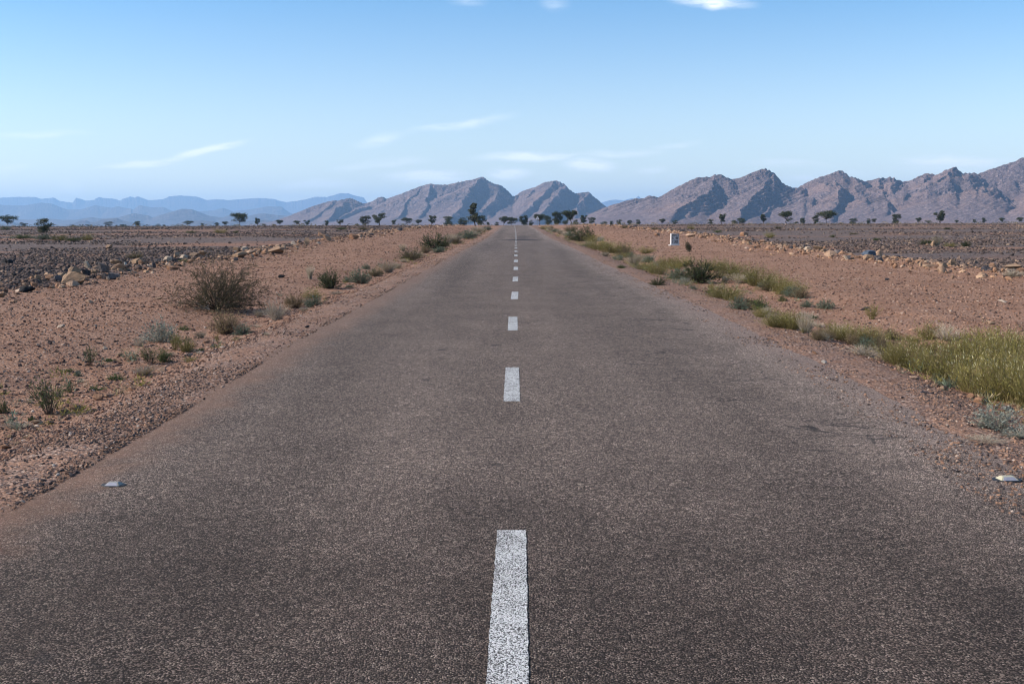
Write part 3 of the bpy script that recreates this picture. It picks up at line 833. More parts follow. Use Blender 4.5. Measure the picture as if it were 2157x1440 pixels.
CW = {'tan': 'tan', 'peach': 'peach-coloured', 'pale': 'pale', 'dark': 'dark', 'grey': 'grey', 'white': 'white', 'blue': 'blue-grey', 'black': 'black', 'orange': 'orange'}
NAMED = [  # px, base py, width px, height px, kind, label
 (162, 599, 55, 24, 'tan', "largest tan slab lying in the left stone row"),
 (152, 604, 26, 12, 'peach', "rounded peach stone leaning against the front of the largest tan slab"),
 (158, 581, 24, 17, 'tan', "upright tan rock standing just behind the largest slab in the left row"),
 (181, 579, 17, 11, 'dark', "dark blue-grey rounded rock just right behind the largest left slab"),
 (195, 578, 13, 9, 'tan', "small brown rock touching the dark rounded rock in the left row"),
 (186, 567, 14, 15, 'pale', "pale cream upright block standing above the left stone row"),
 (216, 573, 22, 17, 'grey', "grey pointed rock right of the cream upright block"),
 (247, 559, 25, 11, 'tan', "smooth tan boulder at the back of the left row below the small olive bush"),
 (250, 568, 34, 9, 'peach', "long flat peach stone in front of the smooth tan boulder"),
 (221, 588, 12, 13, 'grey', "narrow upright grey block beside the four-sided dark rock"),
 (236, 588, 21, 13, 'grey', "four-sided dark grey rock at the front of the left row"),
 (227, 590, 11, 7, 'pale', "small pale wedge between the two grey blocks at the front of the row"),
 (134, 584, 21, 9, 'tan', "flat dark-topped tan stone left of the upright tan rock"),
 (122, 592, 19, 12, 'grey', "grey-brown boulder left of the largest tan slab"),
 (104, 590, 18, 11, 'orange', "orange-brown rock second left of the largest slab"),
 (82, 592, 15, 12, 'tan', "tan stone leaning left of the orange-brown rock"),
 (59, 615, 32, 13, 'black', "black flat slab lying forward of the left row near the photo edge"),
 (71, 602, 12, 8, 'orange', "small orange stone just behind the black flat slab"),
 (127, 605, 17, 9, 'orange', "low orange stone left of the rounded peach stone"),
 (286, 557, 22, 14, 'tan', "tan leaning block right below the small olive bush of the left row"),
 (300, 557, 15, 9, 'orange', "orange stone next to the tan leaning block"),
 (10, 556, 13, 12, 'black', "larger of two black stones in the left field at the photo edge"),
 (22, 556, 12, 9, 'black', "smaller of two black stones in the left field at the photo edge"),
 (231, 523, 13, 7, 'peach', "lone peach stone out in the dark left field"),
 (262, 561, 6, 8, 'white', "tiny bright white stone on the flat peach stone"),
 (33, 582, 15, 6, 'black', "thin black stone lying in the left field"),
 (5, 626, 18, 10, 'tan', "tan stone cut by the left edge of the photo"),
 (332, 554, 14, 8, 'dark', "dark flat-topped stone in the left row right of the olive bush"),
 (324, 564, 10, 11, 'dark', "small black upright stone in front of the dark flat-topped one"),
 (354, 550, 20, 10, 'pale', "pale wedge-shaped rock of the left row"),
 (374, 543, 16, 11, 'peach', "peach angular rock behind the pale wedge"),
 (386, 547, 17, 10, 'pale', "pale grey stone right of the peach angular rock"),
 (364, 568, 27, 8, 'orange', "flat orange slab in the soil in front of the left row"),
 (410, 541, 18, 9, 'peach', "flat peach stone above the big thorny bush"),
 (428, 538, 17, 9, 'tan', "tan block above the middle of the big thorny bush"),
 (504, 542, 31, 11, 'tan', "long tan rock of the left row above the right side of the thorny bush"),
 (498, 531, 15, 10, 'tan', "tan boulder resting behind the long tan rock"),
 (518, 529, 14, 9, 'pale', "pale rounded stone behind the right end of the long tan rock"),
 (530, 535, 20, 8, 'peach', "peach stone at the right end of the long tan rock"),
 (559, 535, 13, 10, 'orange', "orange rounded boulder left of the long sloping boulder"),
 (583, 534, 34, 13, 'tan', "long sloping tan boulder in the middle of the left row"),
 (618, 516, 11, 7, 'pale', "small pale stone beyond the long sloping boulder"),
 (648, 516, 13, 14, 'tan', "upright triangular tan rock in the left row"),
 (631, 513, 10, 8, 'orange', "small orange stone left of the triangular tan rock"),
 (690, 506, 17, 12, 'peach', "pointed peach rock in the far half of the left row"),
 (676, 498, 11, 8, 'orange', "orange boulder behind the pointed peach rock"),
 (745, 503, 20, 10, 'orange', "dark-sided orange rock farther along the left row"),
 (784, 489, 9, 6, 'peach', "peach stone near the far end of the left row"),
 (842, 486, 10, 6, 'dark', "dark stone near the far end of the left row"),
 (1640, 525, 14, 11, 'peach', "rounded peach boulder in the right row above the yellow grass"),
 (1617, 527, 12, 7, 'orange', "orange boulder left of the rounded peach one in the right row"),
 (1652, 530, 11, 8, 'peach', "small rounded boulder right of the peach boulder in the right row"),
 (1694, 536, 10, 8, 'orange', "reddish stone standing forward of the right row"),
 (1701, 527, 16, 7, 'pale', "low pale stone in the right row behind the reddish stone"),
 (1722, 527, 20, 8, 'tan', "tan flat-topped rock of the right row"),
 (1737, 526, 9, 7, 'orange', "small reddish rock right of the tan flat-topped rock"),
 (1749, 541, 24, 12, 'peach', "smooth sloping peach boulder of the right row"),
 (1785, 547, 15, 9, 'pale', "pale rounded boulder left of the blue-grey rock"),
 (1828, 540, 30, 11, 'blue', "blue-grey glinting rock in the right row"),
 (1849, 541, 18, 14, 'peach', "upright peach rock behind the blue-grey one"),
 (1829, 546, 20, 9, 'tan', "tan rounded rock in front of the blue-grey one"),
 (1848, 547, 14, 8, 'dark', "dark stone right of the tan rounded rock"),
 (1913, 554, 15, 10, 'orange', "orange angular rock between the blue-grey rock and the tall cube rock"),
 (1888, 565, 11, 9, 'orange', "small orange rock standing in front of the right row"),
 (1938, 560, 9, 9, 'peach', "small upright peach stone of the right row"),
 (1956, 562, 24, 5, 'tan', "thin flat tan slab of the right row"),
 (2006, 559, 15, 12, 'tan', "tall tan angular rock set back in the right row"),
 (1984, 574, 22, 14, 'peach', "largest rounded pale-peach boulder at the front of the right row"),
 (2004, 587, 9, 8, 'peach', "small peach stone just below the largest right-hand boulder"),
 (2071, 583, 22, 9, 'peach', "rounded low peach boulder near the right end of the row"),
 (2134, 567, 31, 10, 'tan', "long flat tan slab at the right edge of the photo"),
 (1955, 519, 13, 6, 'peach', "peach stone beside the green bush out in the right field"),
 (1966, 518, 9, 10, 'tan', "upright tan stone between the two bushes out in the right field"),
 (1568, 497, 18, 7, 'orange', "wide rusty-orange rock in the right field above the yellow grass"),
 (1100 + 283, 497, 12, 6, 'orange', "orange rock right above the white milestone"),
 (1455, 499, 20, 7, 'peach', "wide peach rock right of the white milestone"),
 (1480, 501, 14, 6, 'orange', "low orange rock behind the dark dry ball bush"),
 (699, 1222, 12, 8, 'dark', "single dark pebble lying on the asphalt left of the nearest dash"),
 # flat stones along the lip of the left ditch
 (227, 836, 27, 7, 'peach', "flat pink stone, largest on the lip of the left shoulder"),
 (205, 842, 22, 12, 'orange', "tilted orange flat stone against the largest pink flat stone"),
 (160, 862, 30, 9, 'orange', "flat orange shard nearest to the sparse green shrub on the left"),
 (130, 868, 22, 7, 'orange', "low orange shard directly below the sparse green shrub"),
 (340, 783, 20, 10, 'peach', "tilted peach shard on the left shoulder below the dry straw clump"),
 (77, 893, 22, 8, 'tan', "tan flat stone on the left shoulder lip near the photo edge"),
 (105, 893, 17, 7, 'orange', "orange stone on the left lip right of the tan flat stone"),
 (12, 945, 26, 9, 'orange', "orange stone lying at the left photo edge on the shoulder"),
 (278, 822, 16, 7, 'orange', "orange shard farther up the left lip past the largest pink one"),
 (252, 750, 16, 8, 'tan', "rounded tan stone among the small green sprouts on the left"),
 (222, 736, 10, 6, 'pale', "small pale pointed pebble on the left soil"),
 (401, 752, 13, 7, 'dark', "dark pebble on the left soil right of the yellow-green tufts"),
 (450, 732, 16, 8, 'dark', "dark flat stone at the lip of the left shoulder by the tan shrub"),
 (434, 722, 13, 5, 'orange', "short orange stone left of the tan shrub base"),
 (688, 630, 17, 6, 'orange', "orange stone at the lip near the yellow-green tuft on the left"),
 (648, 690, 12, 4, 'dark', "dark flake on the shoulder under the grey-green cushion"),
 (593, 585, 13, 6, 'black', "black stone lying alone on the left soil"),
 (127, 690, 18, 5, 'pale', "pale flat flake lying on the left soil"),
 (190, 638, 16, 6, 'peach', "flat peach flake lying on the soil below the left stone row"),
 (335, 630, 18, 4, 'peach', "thin peach flake on the soil left of the big thorny bush"),
 (106, 724, 11, 6, 'black', "black pebble on the bare left soil"),
 # right shoulder
 (1990, 822, 18, 9, 'tan', "tan stone by the foot of the tall yellow-green grass"),
 (2068, 851, 30, 12, 'orange', "brown-orange stone under the edge of the nearest tall grass"),
 (2122, 866, 26, 10, 'grey', "grey-brown lump behind the silvery bush at the right edge"),
 (2044, 838, 16, 8, 'orange', "small orange stone between grass and gravel on the right"),
 (1927, 798, 22, 5, 'peach', "thin peach flake on the right gravel shoulder"),
 (1716, 745, 18, 4, 'orange', "thin orange flake at the right gravel edge"),
 (1735, 766, 12, 6, 'white', "white pebble on the right gravel shoulder"),
 (1820, 653, 26, 5, 'dark', "long dark flake on the right soil beyond the yellow tufts"),
 (2113, 637, 22, 4, 'pale', "thin pale flake on the right soil near the photo edge"),
 (2088, 683, 16, 7, 'peach', "peach flat stone on the right soil above the tall grass"),
 (1868, 590, 8, 4, 'dark', "tiny dark stone lying on the bare right soil"),
]
rgN = np.random.default_rng(5)
for px, py, w, h, kd, lab in NAMED:
    p = at(px, py)
    s = p[1] / F
    put_rock(p, w * s * 1.05, h * s * 1.15, kd, lab, rg=rgN)
# the many stones between them, alike
rgR = np.random.default_rng(21)
for side, xb, sd in (("left", XL, 1), ("right", XR, 2)):
    for i in range(125):
        y = 17 * (190 / 17) ** (rgR.random() ** .85)
        if abs(xb) > y * .56 + 2: continue
        x = xb + rgR.normal(0, .55) + .9 * float(fbm(y * .09, 0.0, 41 + int(xb), 2))
        s = float(rgR.uniform(.07, .21)) * (1 + y * .006)
        kd = str(rgR.choice(['tan', 'peach', 'orange', 'grey', 'dark'], p=[.30, .30, .2, .1, .1]))
        z = float(H(x, y))
        put_rock((x, y, z), s * rgR.uniform(.9, 1.5), s * rgR.uniform(.45, .85), kd,
                 f"smaller {CW[kd]} stone among many in the row bordering the {side} stone field",
                 f"{CW[kd]} stones in the {side} stone row", rg=rgR)
# ------------------------------------------------------------------ vegetation
def leaf_material(name, cols, rough=.75, trans=.25):
    m, n, bs = material(name)
    g = n.node('ShaderNodeNewGeometry')
    r = g.outputs['Random Per Island']
    c = n.ramp(r, [(i / (len(cols) - 1), cc) for i, cc in enumerate(cols)])
    k = n.mr(n.node('ShaderNodeObjectInfo').outputs['Random'], 0, 1, .85, 1.15, False)
    c = n.mix(1.0, c, n.comb(k, k, k), 'MULTIPLY')
    finish(n, bs, c, rough, None, .15)
    tr = n.node('ShaderNodeBsdfTranslucent', {'Color': c})
    mx = n.node('ShaderNodeMixShader', {0: trans, 1: bs.outputs[0], 2: tr.outputs[0]})
    n.l.new(mx.outputs[0], n.n['Material Output'].inputs['Surface'])
    return m
LM = {
 'ygreen': leaf_material("yellow_green_grass", [(.11, .095, .028), (.19, .17, .042), (.27, .24, .062), (.34, .29, .10)]),
 'straw': leaf_material("dry_straw", [(.20, .14, .075), (.32, .25, .14), (.44, .36, .22)]),
 'tan': leaf_material("tan_dry_shrub", [(.17, .125, .062), (.28, .21, .11), (.40, .31, .17)]),
 'silver': leaf_material("silvery_leaves", [(.16, .17, .14), (.25, .27, .22), (.38, .39, .33)]),
 'bluegreen': leaf_material("blue_green_leaves", [(.085, .12, .08), (.15, .19, .13), (.24, .28, .20)]),
 'green': leaf_material("green_leaves", [(.045, .075, .022), (.08, .12, .038), (.13, .17, .06)]),
 'dkgreen': leaf_material("dark_green_leaves", [(.032, .048, .018), (.06, .08, .03), (.10, .115, .048)]),
 'olive': leaf_material("olive_leaves", [(.09, .085, .038), (.15, .135, .06), (.23, .20, .10)]),
 'thorn': leaf_material("thorn_bush_leaflets", [(.060, .052, .024), (.10, .085, .042), (.16, .13, .070)]),
 'tree': leaf_material("acacia_leaves", [(.028, .034, .015), (.050, .058, .026), (.085, .090, .044)], trans=.12),
 'treepale': leaf_material("pale_acacia_leaves", [(.045, .050, .030), (.075, .078, .045), (.11, .11, .07)], trans=.15),
 'seed': leaf_material("pale_seed_heads", [(.40, .36, .20), (.52, .47, .28), (.60, .55, .36)]),
}
WM = {
 'brown': leaf_material("brown_twigs", [(.075, .050, .035), (.11, .078, .055), (.16, .12, .085)], trans=0),
 'dark': leaf_material("dark_twigs", [(.035, .027, .020), (.055, .042, .032), (.08, .062, .046)], trans=0),
 'pale': leaf_material("pale_dry_twigs", [(.24, .19, .14), (.36, .30, .23), (.50, .44, .35)], trans=0),
 'greenstem': leaf_material("green_stems", [(.09, .065, .030), (.16, .135, .05), (.22, .19, .07)], trans=0),
}

def prisms(A, B, ra, rb):
    """tapered three-sided twigs, one per segment"""
    n = len(A)
    d = B - A
    L = np.linalg.norm(d, axis=1, keepdims=True) + 1e-9
    d = d / L
    up = np.where(np.abs(d[:, 2:3]) > .9, np.array([[1., 0, 0]]), np.array([[0, 0, 1.]]))
    s = np.cross(d, up); s /= np.linalg.norm(s, axis=1, keepdims=True) + 1e-9
    t = np.cross(d, s)
    V = np.zeros((n, 6, 3))
    for k in range(3):
        a = k * 2 * pi / 3
        o = s * cos(a) + t * sin(a)
        V[:, k] = A + o * ra[:, None]
        V[:, 3 + k] = B + o * rb[:, None]
    base = (np.arange(n) * 6)[:, None]
    Fs = np.concatenate([base + np.array([[k, (k + 1) % 3, 3 + (k + 1) % 3, 3 + k]]) for k in range(3)], 0)
    return V.reshape(-1, 3), Fs

def leaves(C, D, Nn, ln, wd):
    """small diamond leaves: centre, direction, side vector"""
    D = D / (np.linalg.norm(D, axis=1, keepdims=True) + 1e-9)
    S = np.cross(D, Nn); S /= np.linalg.norm(S, axis=1, keepdims=True) + 1e-9
    n = len(C)
    V = np.zeros((n, 4, 3))
    V[:, 0] = C - D * (ln / 2)[:, None]; V[:, 2] = C + D * (ln / 2)[:, None]
    V[:, 1] = C + S * (wd / 2)[:, None]; V[:, 3] = C - S * (wd / 2)[:, None]
    return V.reshape(-1, 3), (np.arange(n) * 4)[:, None] + np.arange(4)[None]

def rdir(rg, n):
    v = rg.normal(size=(n, 3))
    return v / np.linalg.norm(v, axis=1, keepdims=True)

def shoots(rg, n, spread, bend, nseg, h=1.0, w=.5, base=.06, hvar=.3, droop=.0):
    """n curved stems from a small base, inside a dome w wide and h high: array (n, nseg+1, 3)"""
    az = rg.uniform(0, 2 * pi, n)
    t = rg.random(n) ** .6 * spread
    ln = 1 - rg.random(n) * hvar
    P = np.zeros((n, nseg + 1, 3))
    P[:, 0, 0] = np.cos(az) * base * rg.random(n); P[:, 0, 1] = np.sin(az) * base * rg.random(n)
    ex = np.stack([np.cos(az) * np.sin(t) * w, np.sin(az) * np.sin(t) * w, np.cos(t) * h], 1) * ln[:, None]
    jit = rg.normal(0, bend, (n, 3)) * np.array([1, 1, .4])
    for k in range(1, nseg + 1):
        u = k / nseg
        P[:, k] = P[:, 0] + ex * np.array([u ** 1.15, u ** 1.15, 1.0])[None] * np.array([1, 1, u])[None] + jit * u * u
        P[:, k, 2] -= droop * u ** 3 * np.sin(t) * h
        P[:, k, 2] = np.maximum(P[:, k, 2], .01)
    return P

def shrub_parts(kind, seed):
    """unit shrub (about 1 wide, 1 high): returns (stems V,F), (leaves V,F), materials"""
    rg = np.random.default_rng(seed * 101 + len(kind) * 7)
    cfg = {
     # n stems, spread, bend, subtwigs, twig radius, leaves, leaf len, leaf wid, wood, leaf mat, leaf zone
     'grass':   (240, 1.2, .10, 3, .0040, 1900, .050, .012, 'greenstem', 'ygreen', (.3, 1.0)),
     'tuft':    (150, 1.2, .08, 2, .0045, 1100, .075, .015, 'greenstem', 'ygreen', (.15, 1.0)),
     'straw':   (200, .85, .05, 1, .0045, 420, .10, .012, 'pale', 'straw', (.3, 1.0)),
     'drywhite': (90, 1.25, .07, 6, .0075, 500, .03, .012, 'pale', 'straw', (.6, 1.0)),
     'tan':     (120, 1.35, .06, 5, .0060, 2600, .055, .014, 'brown', 'tan', (.35, 1.0)),
     'silver':  (80, 1.45, .06, 4, .0065, 2000, .060, .026, 'pale', 'silver', (.4, 1.0)),
     'bluegreen': (90, 1.45, .06, 4, .0060, 2600, .060, .026, 'brown', 'bluegreen', (.4, 1.0)),
     'green':   (90, 1.40, .06, 4, .0060, 2600, .060, .022, 'brown', 'green', (.35, 1.0)),
     'dkgreen': (110, 1.45, .06, 5, .0060, 3800, .050, .018, 'dark', 'dkgreen', (.3, 1.0)),
     'olive':   (110, 1.40, .06, 5, .0060, 2600, .050, .016, 'brown', 'olive', (.35, 1.0)),
     'sparse':  (34, .85, .08, 7, .0065, 900, .045, .018, 'brown', 'green', (.3, 1.0)),
     'sparsey': (40, .85, .08, 6, .0060, 900, .055, .016, 'greenstem', 'ygreen', (.25, 1.0)),
     'flat':    (60, 1.5, .06, 3, .0070, 1100, .10, .040, 'brown', 'green', (.2, 1.0)),
     'flatdry': (110, 1.5, .08, 5, .0070, 500, .05, .016, 'pale', 'straw', (.3, 1.0)),
    }[kind]
    n, spread, bend, sub, r, nl, ll, lw, wood, lm, zone = cfg
    P = shoots(rg, n, spread, bend, 4, base=.30 if kind in ('grass', 'tuft') else .12, w=.5, hvar=.45 if kind in ('grass', 'tuft') else .3)
    A, B, ra, rb = [], [], [], []
    for k in range(4):
        A.append(P[:, k]); B.append(P[:, k + 1])
        ra.append(np.full(n, r * (1.25 - k * .26))); rb.append(np.full(n, r * (1.25 - (k + 1) * .26)))
    tips = [P]
    if sub > 1:
        m = n * sub
        i = rg.integers(0, n, m); k = rg.integers(1, 4, m); f = rg.random(m)
        s0 = P[i, k] * (1 - f[:, None]) + P[i, k + 1] * f[:, None]
        dirn = P[i, 4] - P[i, 1]; dirn /= np.linalg.norm(dirn, axis=1, keepdims=True) + 1e-9
        dirn = dirn + rdir(rg, m) * .75
        L = rg.uniform(.07, .20, m)
        e1 = s0 + dirn * L[:, None] * .5; e2 = e1 + (dirn + rdir(rg, m) * .4) * L[:, None] * .5
        e1[:, 2] = np.maximum(e1[:, 2], .01); e2[:, 2] = np.maximum(e2[:, 2], .01)
        A += [s0, e1]; B += [e1, e2]
        ra += [np.full(m, r * .6), np.full(m, r * .45)]; rb += [np.full(m, r * .45), np.full(m, r * .2)]
        Q = np.stack([s0, (s0 + e1) / 2, e1, (e1 + e2) / 2, e2], 1)
        tips.append(Q)
    st = prisms(np.concatenate(A), np.concatenate(B), np.concatenate(ra), np.concatenate(rb))
    allp = np.concatenate(tips, 0)
    i = rg.integers(0, len(allp), nl)
    u = rg.uniform(zone[0], zone[1], nl) * 4
    k = np.minimum(u.astype(int), 3); f = u - k
    C = allp[i, k] * (1 - f[:, None]) + allp[i, k + 1] * f[:, None]
    dr = allp[i, k + 1] - allp[i, k]; dr /= np.linalg.norm(dr, axis=1, keepdims=True) + 1e-9
    dr = dr + rdir(rg, nl) * (.35 if kind in ('grass', 'tuft', 'straw') else .9)
    C = C + rdir(rg, nl) * .012
    C[:, 2] = np.maximum(C[:, 2], .015)
    lv = leaves(C, dr, rdir(rg, nl), ll * rg.uniform(.6, 1.3, nl), lw * rg.uniform(.7, 1.3, nl))
    mats = [LM[lm]]
    midx = np.zeros(nl, int)
    if kind in ('grass', 'tuft'):
        ns = 130 if kind == 'grass' else 50
        i = rg.integers(0, n, ns)
        f = rg.uniform(.55, 1.0, ns)
        C = P[i, 3] * (1 - f[:, None]) + P[i, 4] * f[:, None] + rdir(rg, ns) * .01
        dr = P[i, 4] - P[i, 3]; dr /= np.linalg.norm(dr, axis=1, keepdims=True); dr = dr + rdir(rg, ns) * .35
        l2 = leaves(C, dr, rdir(rg, ns), rg.uniform(.045, .085, ns), rg.uniform(.010, .016, ns))
        lv = (np.concatenate([lv[0], l2[0]]), np.concatenate([lv[1], l2[1] + len(lv[0])]))
        midx = rg.choice([0, 2, 3], nl, p=[.70, .18, .12])
        mats += [LM['seed'], LM['tan'], LM['olive']]; midx = np.concatenate([midx, np.ones(ns, int)])
    return st, lv, WM[wood], mats, midx

PROTO = {}
def plant(px, py, w, h, kind, name, cat, label, group=None, rg=RNG, pos=None, scale=1.0):
    """a shrub whose foot is seen at (px,py) and is w x h photo px in size"""
    k = int(rg.integers(0, 3))
    key = (kind, k)
    if key not in PROTO:
        st, lv, wm, lmats, midx = shrub_parts(kind, k + 1)
        PROTO[key] = (mesh_from(kind + "_stems", st[0], st[1], [wm]), mesh_from(kind + "_foliage", lv[0], lv[1], lmats, False, midx))
    ms, ml = PROTO[key]
    p = at(px, py) if pos is None else np.array(pos)
    s = p[1] / F
    root = bpy.data.objects.new(name, None)
    root.empty_display_size = .1
    COL.objects.link(root)
    link("stems", ms, root); link("foliage", ml, root)
    W_, H_ = w * s * scale, h * s * scale
    root.location = (p[0], p[1] + W_ * .25, float(H(p[0], p[1] + W_ * .25)) - .01)
    k2 = {'grass': 1.55, 'tuft': 1.5, 'straw': 1.45, 'sparse': 1.25, 'sparsey': 1.3}.get(kind, 1.15)
    if kind == 'grass' and h > 58: k2 = 1.25
    root.scale = (W_ * k2, W_ * k2 * .9, H_ * float(rg.uniform(.92, 1.3)))
    root.rotation_euler = (0, 0, float(rg.uniform(0, 6.28)))
    tag(root, label, cat, group)
    return root

PN = {'grass': ('grass_clump', 'grass'), 'tuft': ('grass_clump', 'grass'), 'straw': ('dry_grass_tuft', 'dry grass'), 'drywhite': ('dry_shrub', 'shrub'), 'tan': ('dry_shrub', 'shrub'),
      'silver': ('silvery_shrub', 'shrub'), 'bluegreen': ('cushion_shrub', 'shrub'), 'green': ('green_shrub', 'shrub'), 'dkgreen': ('dark_green_shrub', 'shrub'),
      'olive': ('olive_shrub', 'shrub'), 'sparse': ('young_shrub', 'shrub'), 'sparsey': ('young_shrub', 'shrub'), 'flat': ('ground_plant', 'plant'), 'flatdry': ('dry_ground_plant', 'plant')}
KD = {'grass': 'tall yellow-green seeding grass clump', 'tuft': 'yellow-green grass tuft', 'straw': 'straw-coloured dry grass tuft', 'drywhite': 'leafless pale dry shrub',
      'tan': 'tan dry rounded shrub', 'silver': 'silvery-leaved low shrub', 'bluegreen': 'blue-green cushion shrub', 'green': 'leafy green shrub', 'dkgreen': 'dense dark green round shrub',
      'olive': 'olive-brown twiggy shrub', 'sparse': 'sparse open green shrub', 'sparsey': 'sparse yellow-green stalky plant', 'flat': 'flat green plant hugging the soil', 'flatdry': 'flat mat of pale dry stalks'}
LEFT_VERGE = [(578, 675, 54, 50, 'drywhite'), (471, 705, 68, 52, 'tan'), (510, 706, 42, 28, 'bluegreen'), (620, 650, 46, 28, 'tan'), (657, 647, 38, 26, 'bluegreen'),
 (658, 629, 30, 20, 'tuft'), (693, 609, 50, 37, 'dkgreen'), (652, 588, 22, 30, 'straw'), (730, 595, 17, 15, 'bluegreen'), (757, 598, 44, 28, 'bluegreen'), (789, 582, 32, 20, 'olive'),
 (817, 575, 44, 28, 'straw'), (770, 567, 18, 13, 'bluegreen'), (865, 549, 50, 26, 'olive'), (914, 525, 60, 32, 'dkgreen'), (895, 533, 26, 17, 'tan'), (924, 532, 33, 12, 'bluegreen'), (848, 529, 20, 15, 'straw'),
 (944, 512, 30, 20, 'straw'), (962, 508, 26, 15, 'straw'), (983, 503, 38, 15, 'bluegreen'), (1005, 491, 30, 12, 'straw'), (1011, 493, 10, 6, 'green'), (1026, 485, 22, 9, 'bluegreen'), (990, 494, 24, 10, 'straw'),
 (97, 876, 80, 90, 'sparse'), (331, 722, 70, 44, 'silver'), (292, 730, 30, 26, 'drywhite'), (366, 738, 36, 42, 'sparsey'), (390, 742, 26, 36, 'tuft'), (312, 768, 50, 36, 'sparse'), (342, 764, 34, 28, 'green'),
 (300, 793, 62, 26, 'straw'), (188, 772, 30, 38, 'sparse'), (240, 800, 40, 13, 'flat'), (137, 784, 34, 9, 'flat'), (200, 823, 32, 11, 'flat'), (3, 872, 26, 28, 'green'), (228, 762, 34, 9, 'flat'),
 (163, 793, 16, 14, 'bluegreen'), (145, 828, 20, 26, 'sparse'), (457, 722, 12, 24, 'sparsey'), (25, 905, 66, 16, 'flatdry'), (63, 887, 18, 13, 'flat'), (400, 762, 26, 14, 'tuft'), (420, 740, 24, 10, 'flat'), (560, 706, 18, 9, 'straw'),
 (386, 695, 28, 11, 'flat'), (540, 690, 20, 8, 'flatdry'), (708, 620, 30, 8, 'flatdry'), (735, 606, 20, 8, 'bluegreen'), (850, 553, 22, 9, 'straw'), (935, 520, 24, 12, 'tan'), (976, 500, 20, 10, 'tuft')]
LEFT_FIELD = [(43, 503, 40, 9, 'green'), (88, 505, 30, 10, 'bluegreen'), (122, 507, 22, 12, 'tuft'), (152, 508, 30, 7, 'green'), (183, 506, 16, 16, 'tuft'), (283, 545, 38, 16, 'olive'), (9, 484, 20, 8, 'bluegreen'),
 (463, 491, 20, 10, 'tuft'), (496, 491, 10, 6, 'green'), (399, 491, 20, 5, 'green'), (385, 551, 32, 5, 'flat'), (719, 484, 22, 6, 'green'), (765, 485, 25, 7, 'olive')]
RIGHT_VERGE = [(1309, 565, 20, 9, 'green'), (1387, 601, 31, 15, 'dkgreen'), (1149, 483, 20, 9, 'tuft'), (1170, 489, 20, 9, 'bluegreen'), (1180, 493, 20, 10, 'straw'), (1202, 489, 28, 15, 'olive'), (1201, 499, 22, 11, 'bluegreen'),
 (1226, 509, 42, 25, 'dkgreen'), (1250, 510, 26, 16, 'tuft'), (1262, 526, 40, 24, 'grass'), (1296, 534, 48, 28, 'grass'), (1318, 541, 38, 24, 'olive'), (1362, 534, 26, 17, 'tuft'), (1337, 561, 42, 27, 'straw'), (1360, 569, 38, 22, 'tuft'),
 (1385, 578, 36, 27, 'grass'), (1406, 562, 36, 23, 'tuft'), (1436, 562, 42, 24, 'grass'), (1430, 589, 50, 27, 'bluegreen'), (1476, 597, 84, 46, 'dkgreen'), (1505, 570, 40, 24, 'grass'), (1537, 577, 46, 26, 'grass'), (1566, 592, 52, 34, 'grass'),
 (1602, 602, 50, 34, 'grass'), (1643, 612, 48, 36, 'grass'), (1672, 621, 40, 34, 'grass'), (1528, 630, 58, 34, 'grass'), (1460, 609, 18, 10, 'bluegreen'), (1496, 618, 26, 12, 'green'), (1560, 652, 42, 26, 'bluegreen'), (1603, 656, 50, 36, 'green'),
 (1700, 647, 26, 17, 'bluegreen'), (1649, 618, 15, 10, 'bluegreen'), (1649, 635, 16, 15, 'green'), (1743, 651, 40, 21, 'bluegreen'), (1640, 690, 44, 44, 'grass'), (1668, 694, 44, 40, 'tuft'), (1700, 703, 44, 40, 'straw'), (1602, 668, 26, 28, 'tuft'),
 (1840, 673, 36, 38, 'sparsey'), (1762, 716, 44, 52, 'tuft'), (1795, 722, 44, 46, 'grass'), (1835, 722, 60, 40, 'grass'), (1881, 717, 28, 22, 'dkgreen'), (1826, 751, 78, 28, 'flatdry'), (1870, 759, 20, 18, 'dkgreen'), (1736, 717, 32, 18, 'silver'),
 (1960, 716, 36, 44, 'tuft'), (2003, 719, 58, 38, 'drywhite'), (1893, 772, 54, 62, 'grass'), (1930, 782, 60, 70, 'grass'), (1975, 795, 70, 80, 'grass'), (2015, 812, 80, 92, 'grass'), (2062, 832, 84, 100, 'grass'),
 (2110, 846, 90, 112, 'grass'), (2150, 852, 90, 120, 'grass'), (2195, 868, 100, 125, 'grass'), (2040, 770, 70, 70, 'tuft'), (2090, 775, 80, 80, 'grass'), (2140, 790, 80, 90, 'grass'), (2180, 800, 80, 90, 'grass'), (2070, 735, 60, 48, 'tuft'),
 (2118, 738, 60, 52, 'tuft'), (2160, 745, 60, 56, 'tuft'), (1998, 816, 48, 20, 'bluegreen'), (1978, 806, 30, 24, 'bluegreen'), (2110, 908, 100, 46, 'silver'), (2085, 932, 90, 12, 'flatdry'), (2160, 925, 70, 30, 'silver'), (1700, 668, 40, 12, 'flatdry'),
 (1725, 690, 34, 14, 'flatdry'), (1580, 640, 30, 12, 'flat'), (1715, 672, 20, 10, 'flat'), (1690, 680, 22, 12, 'green'), (1445, 600, 30, 16, 'silver'), (1520, 610, 30, 10, 'straw'), (1158, 487, 16, 7, 'straw'), (1215, 502, 18, 9, 'straw'),
 (1240, 520, 20, 10, 'bluegreen'), (1275, 540, 24, 10, 'straw'), (1305, 548, 26, 11, 'bluegreen'), (1345, 549, 28, 14, 'tuft'), (1190, 496, 20, 8, 'straw'), (1950, 745, 60, 36, 'tuft'), (1925, 720, 34, 20, 'tuft'), (2020, 745, 50, 40, 'tuft')]
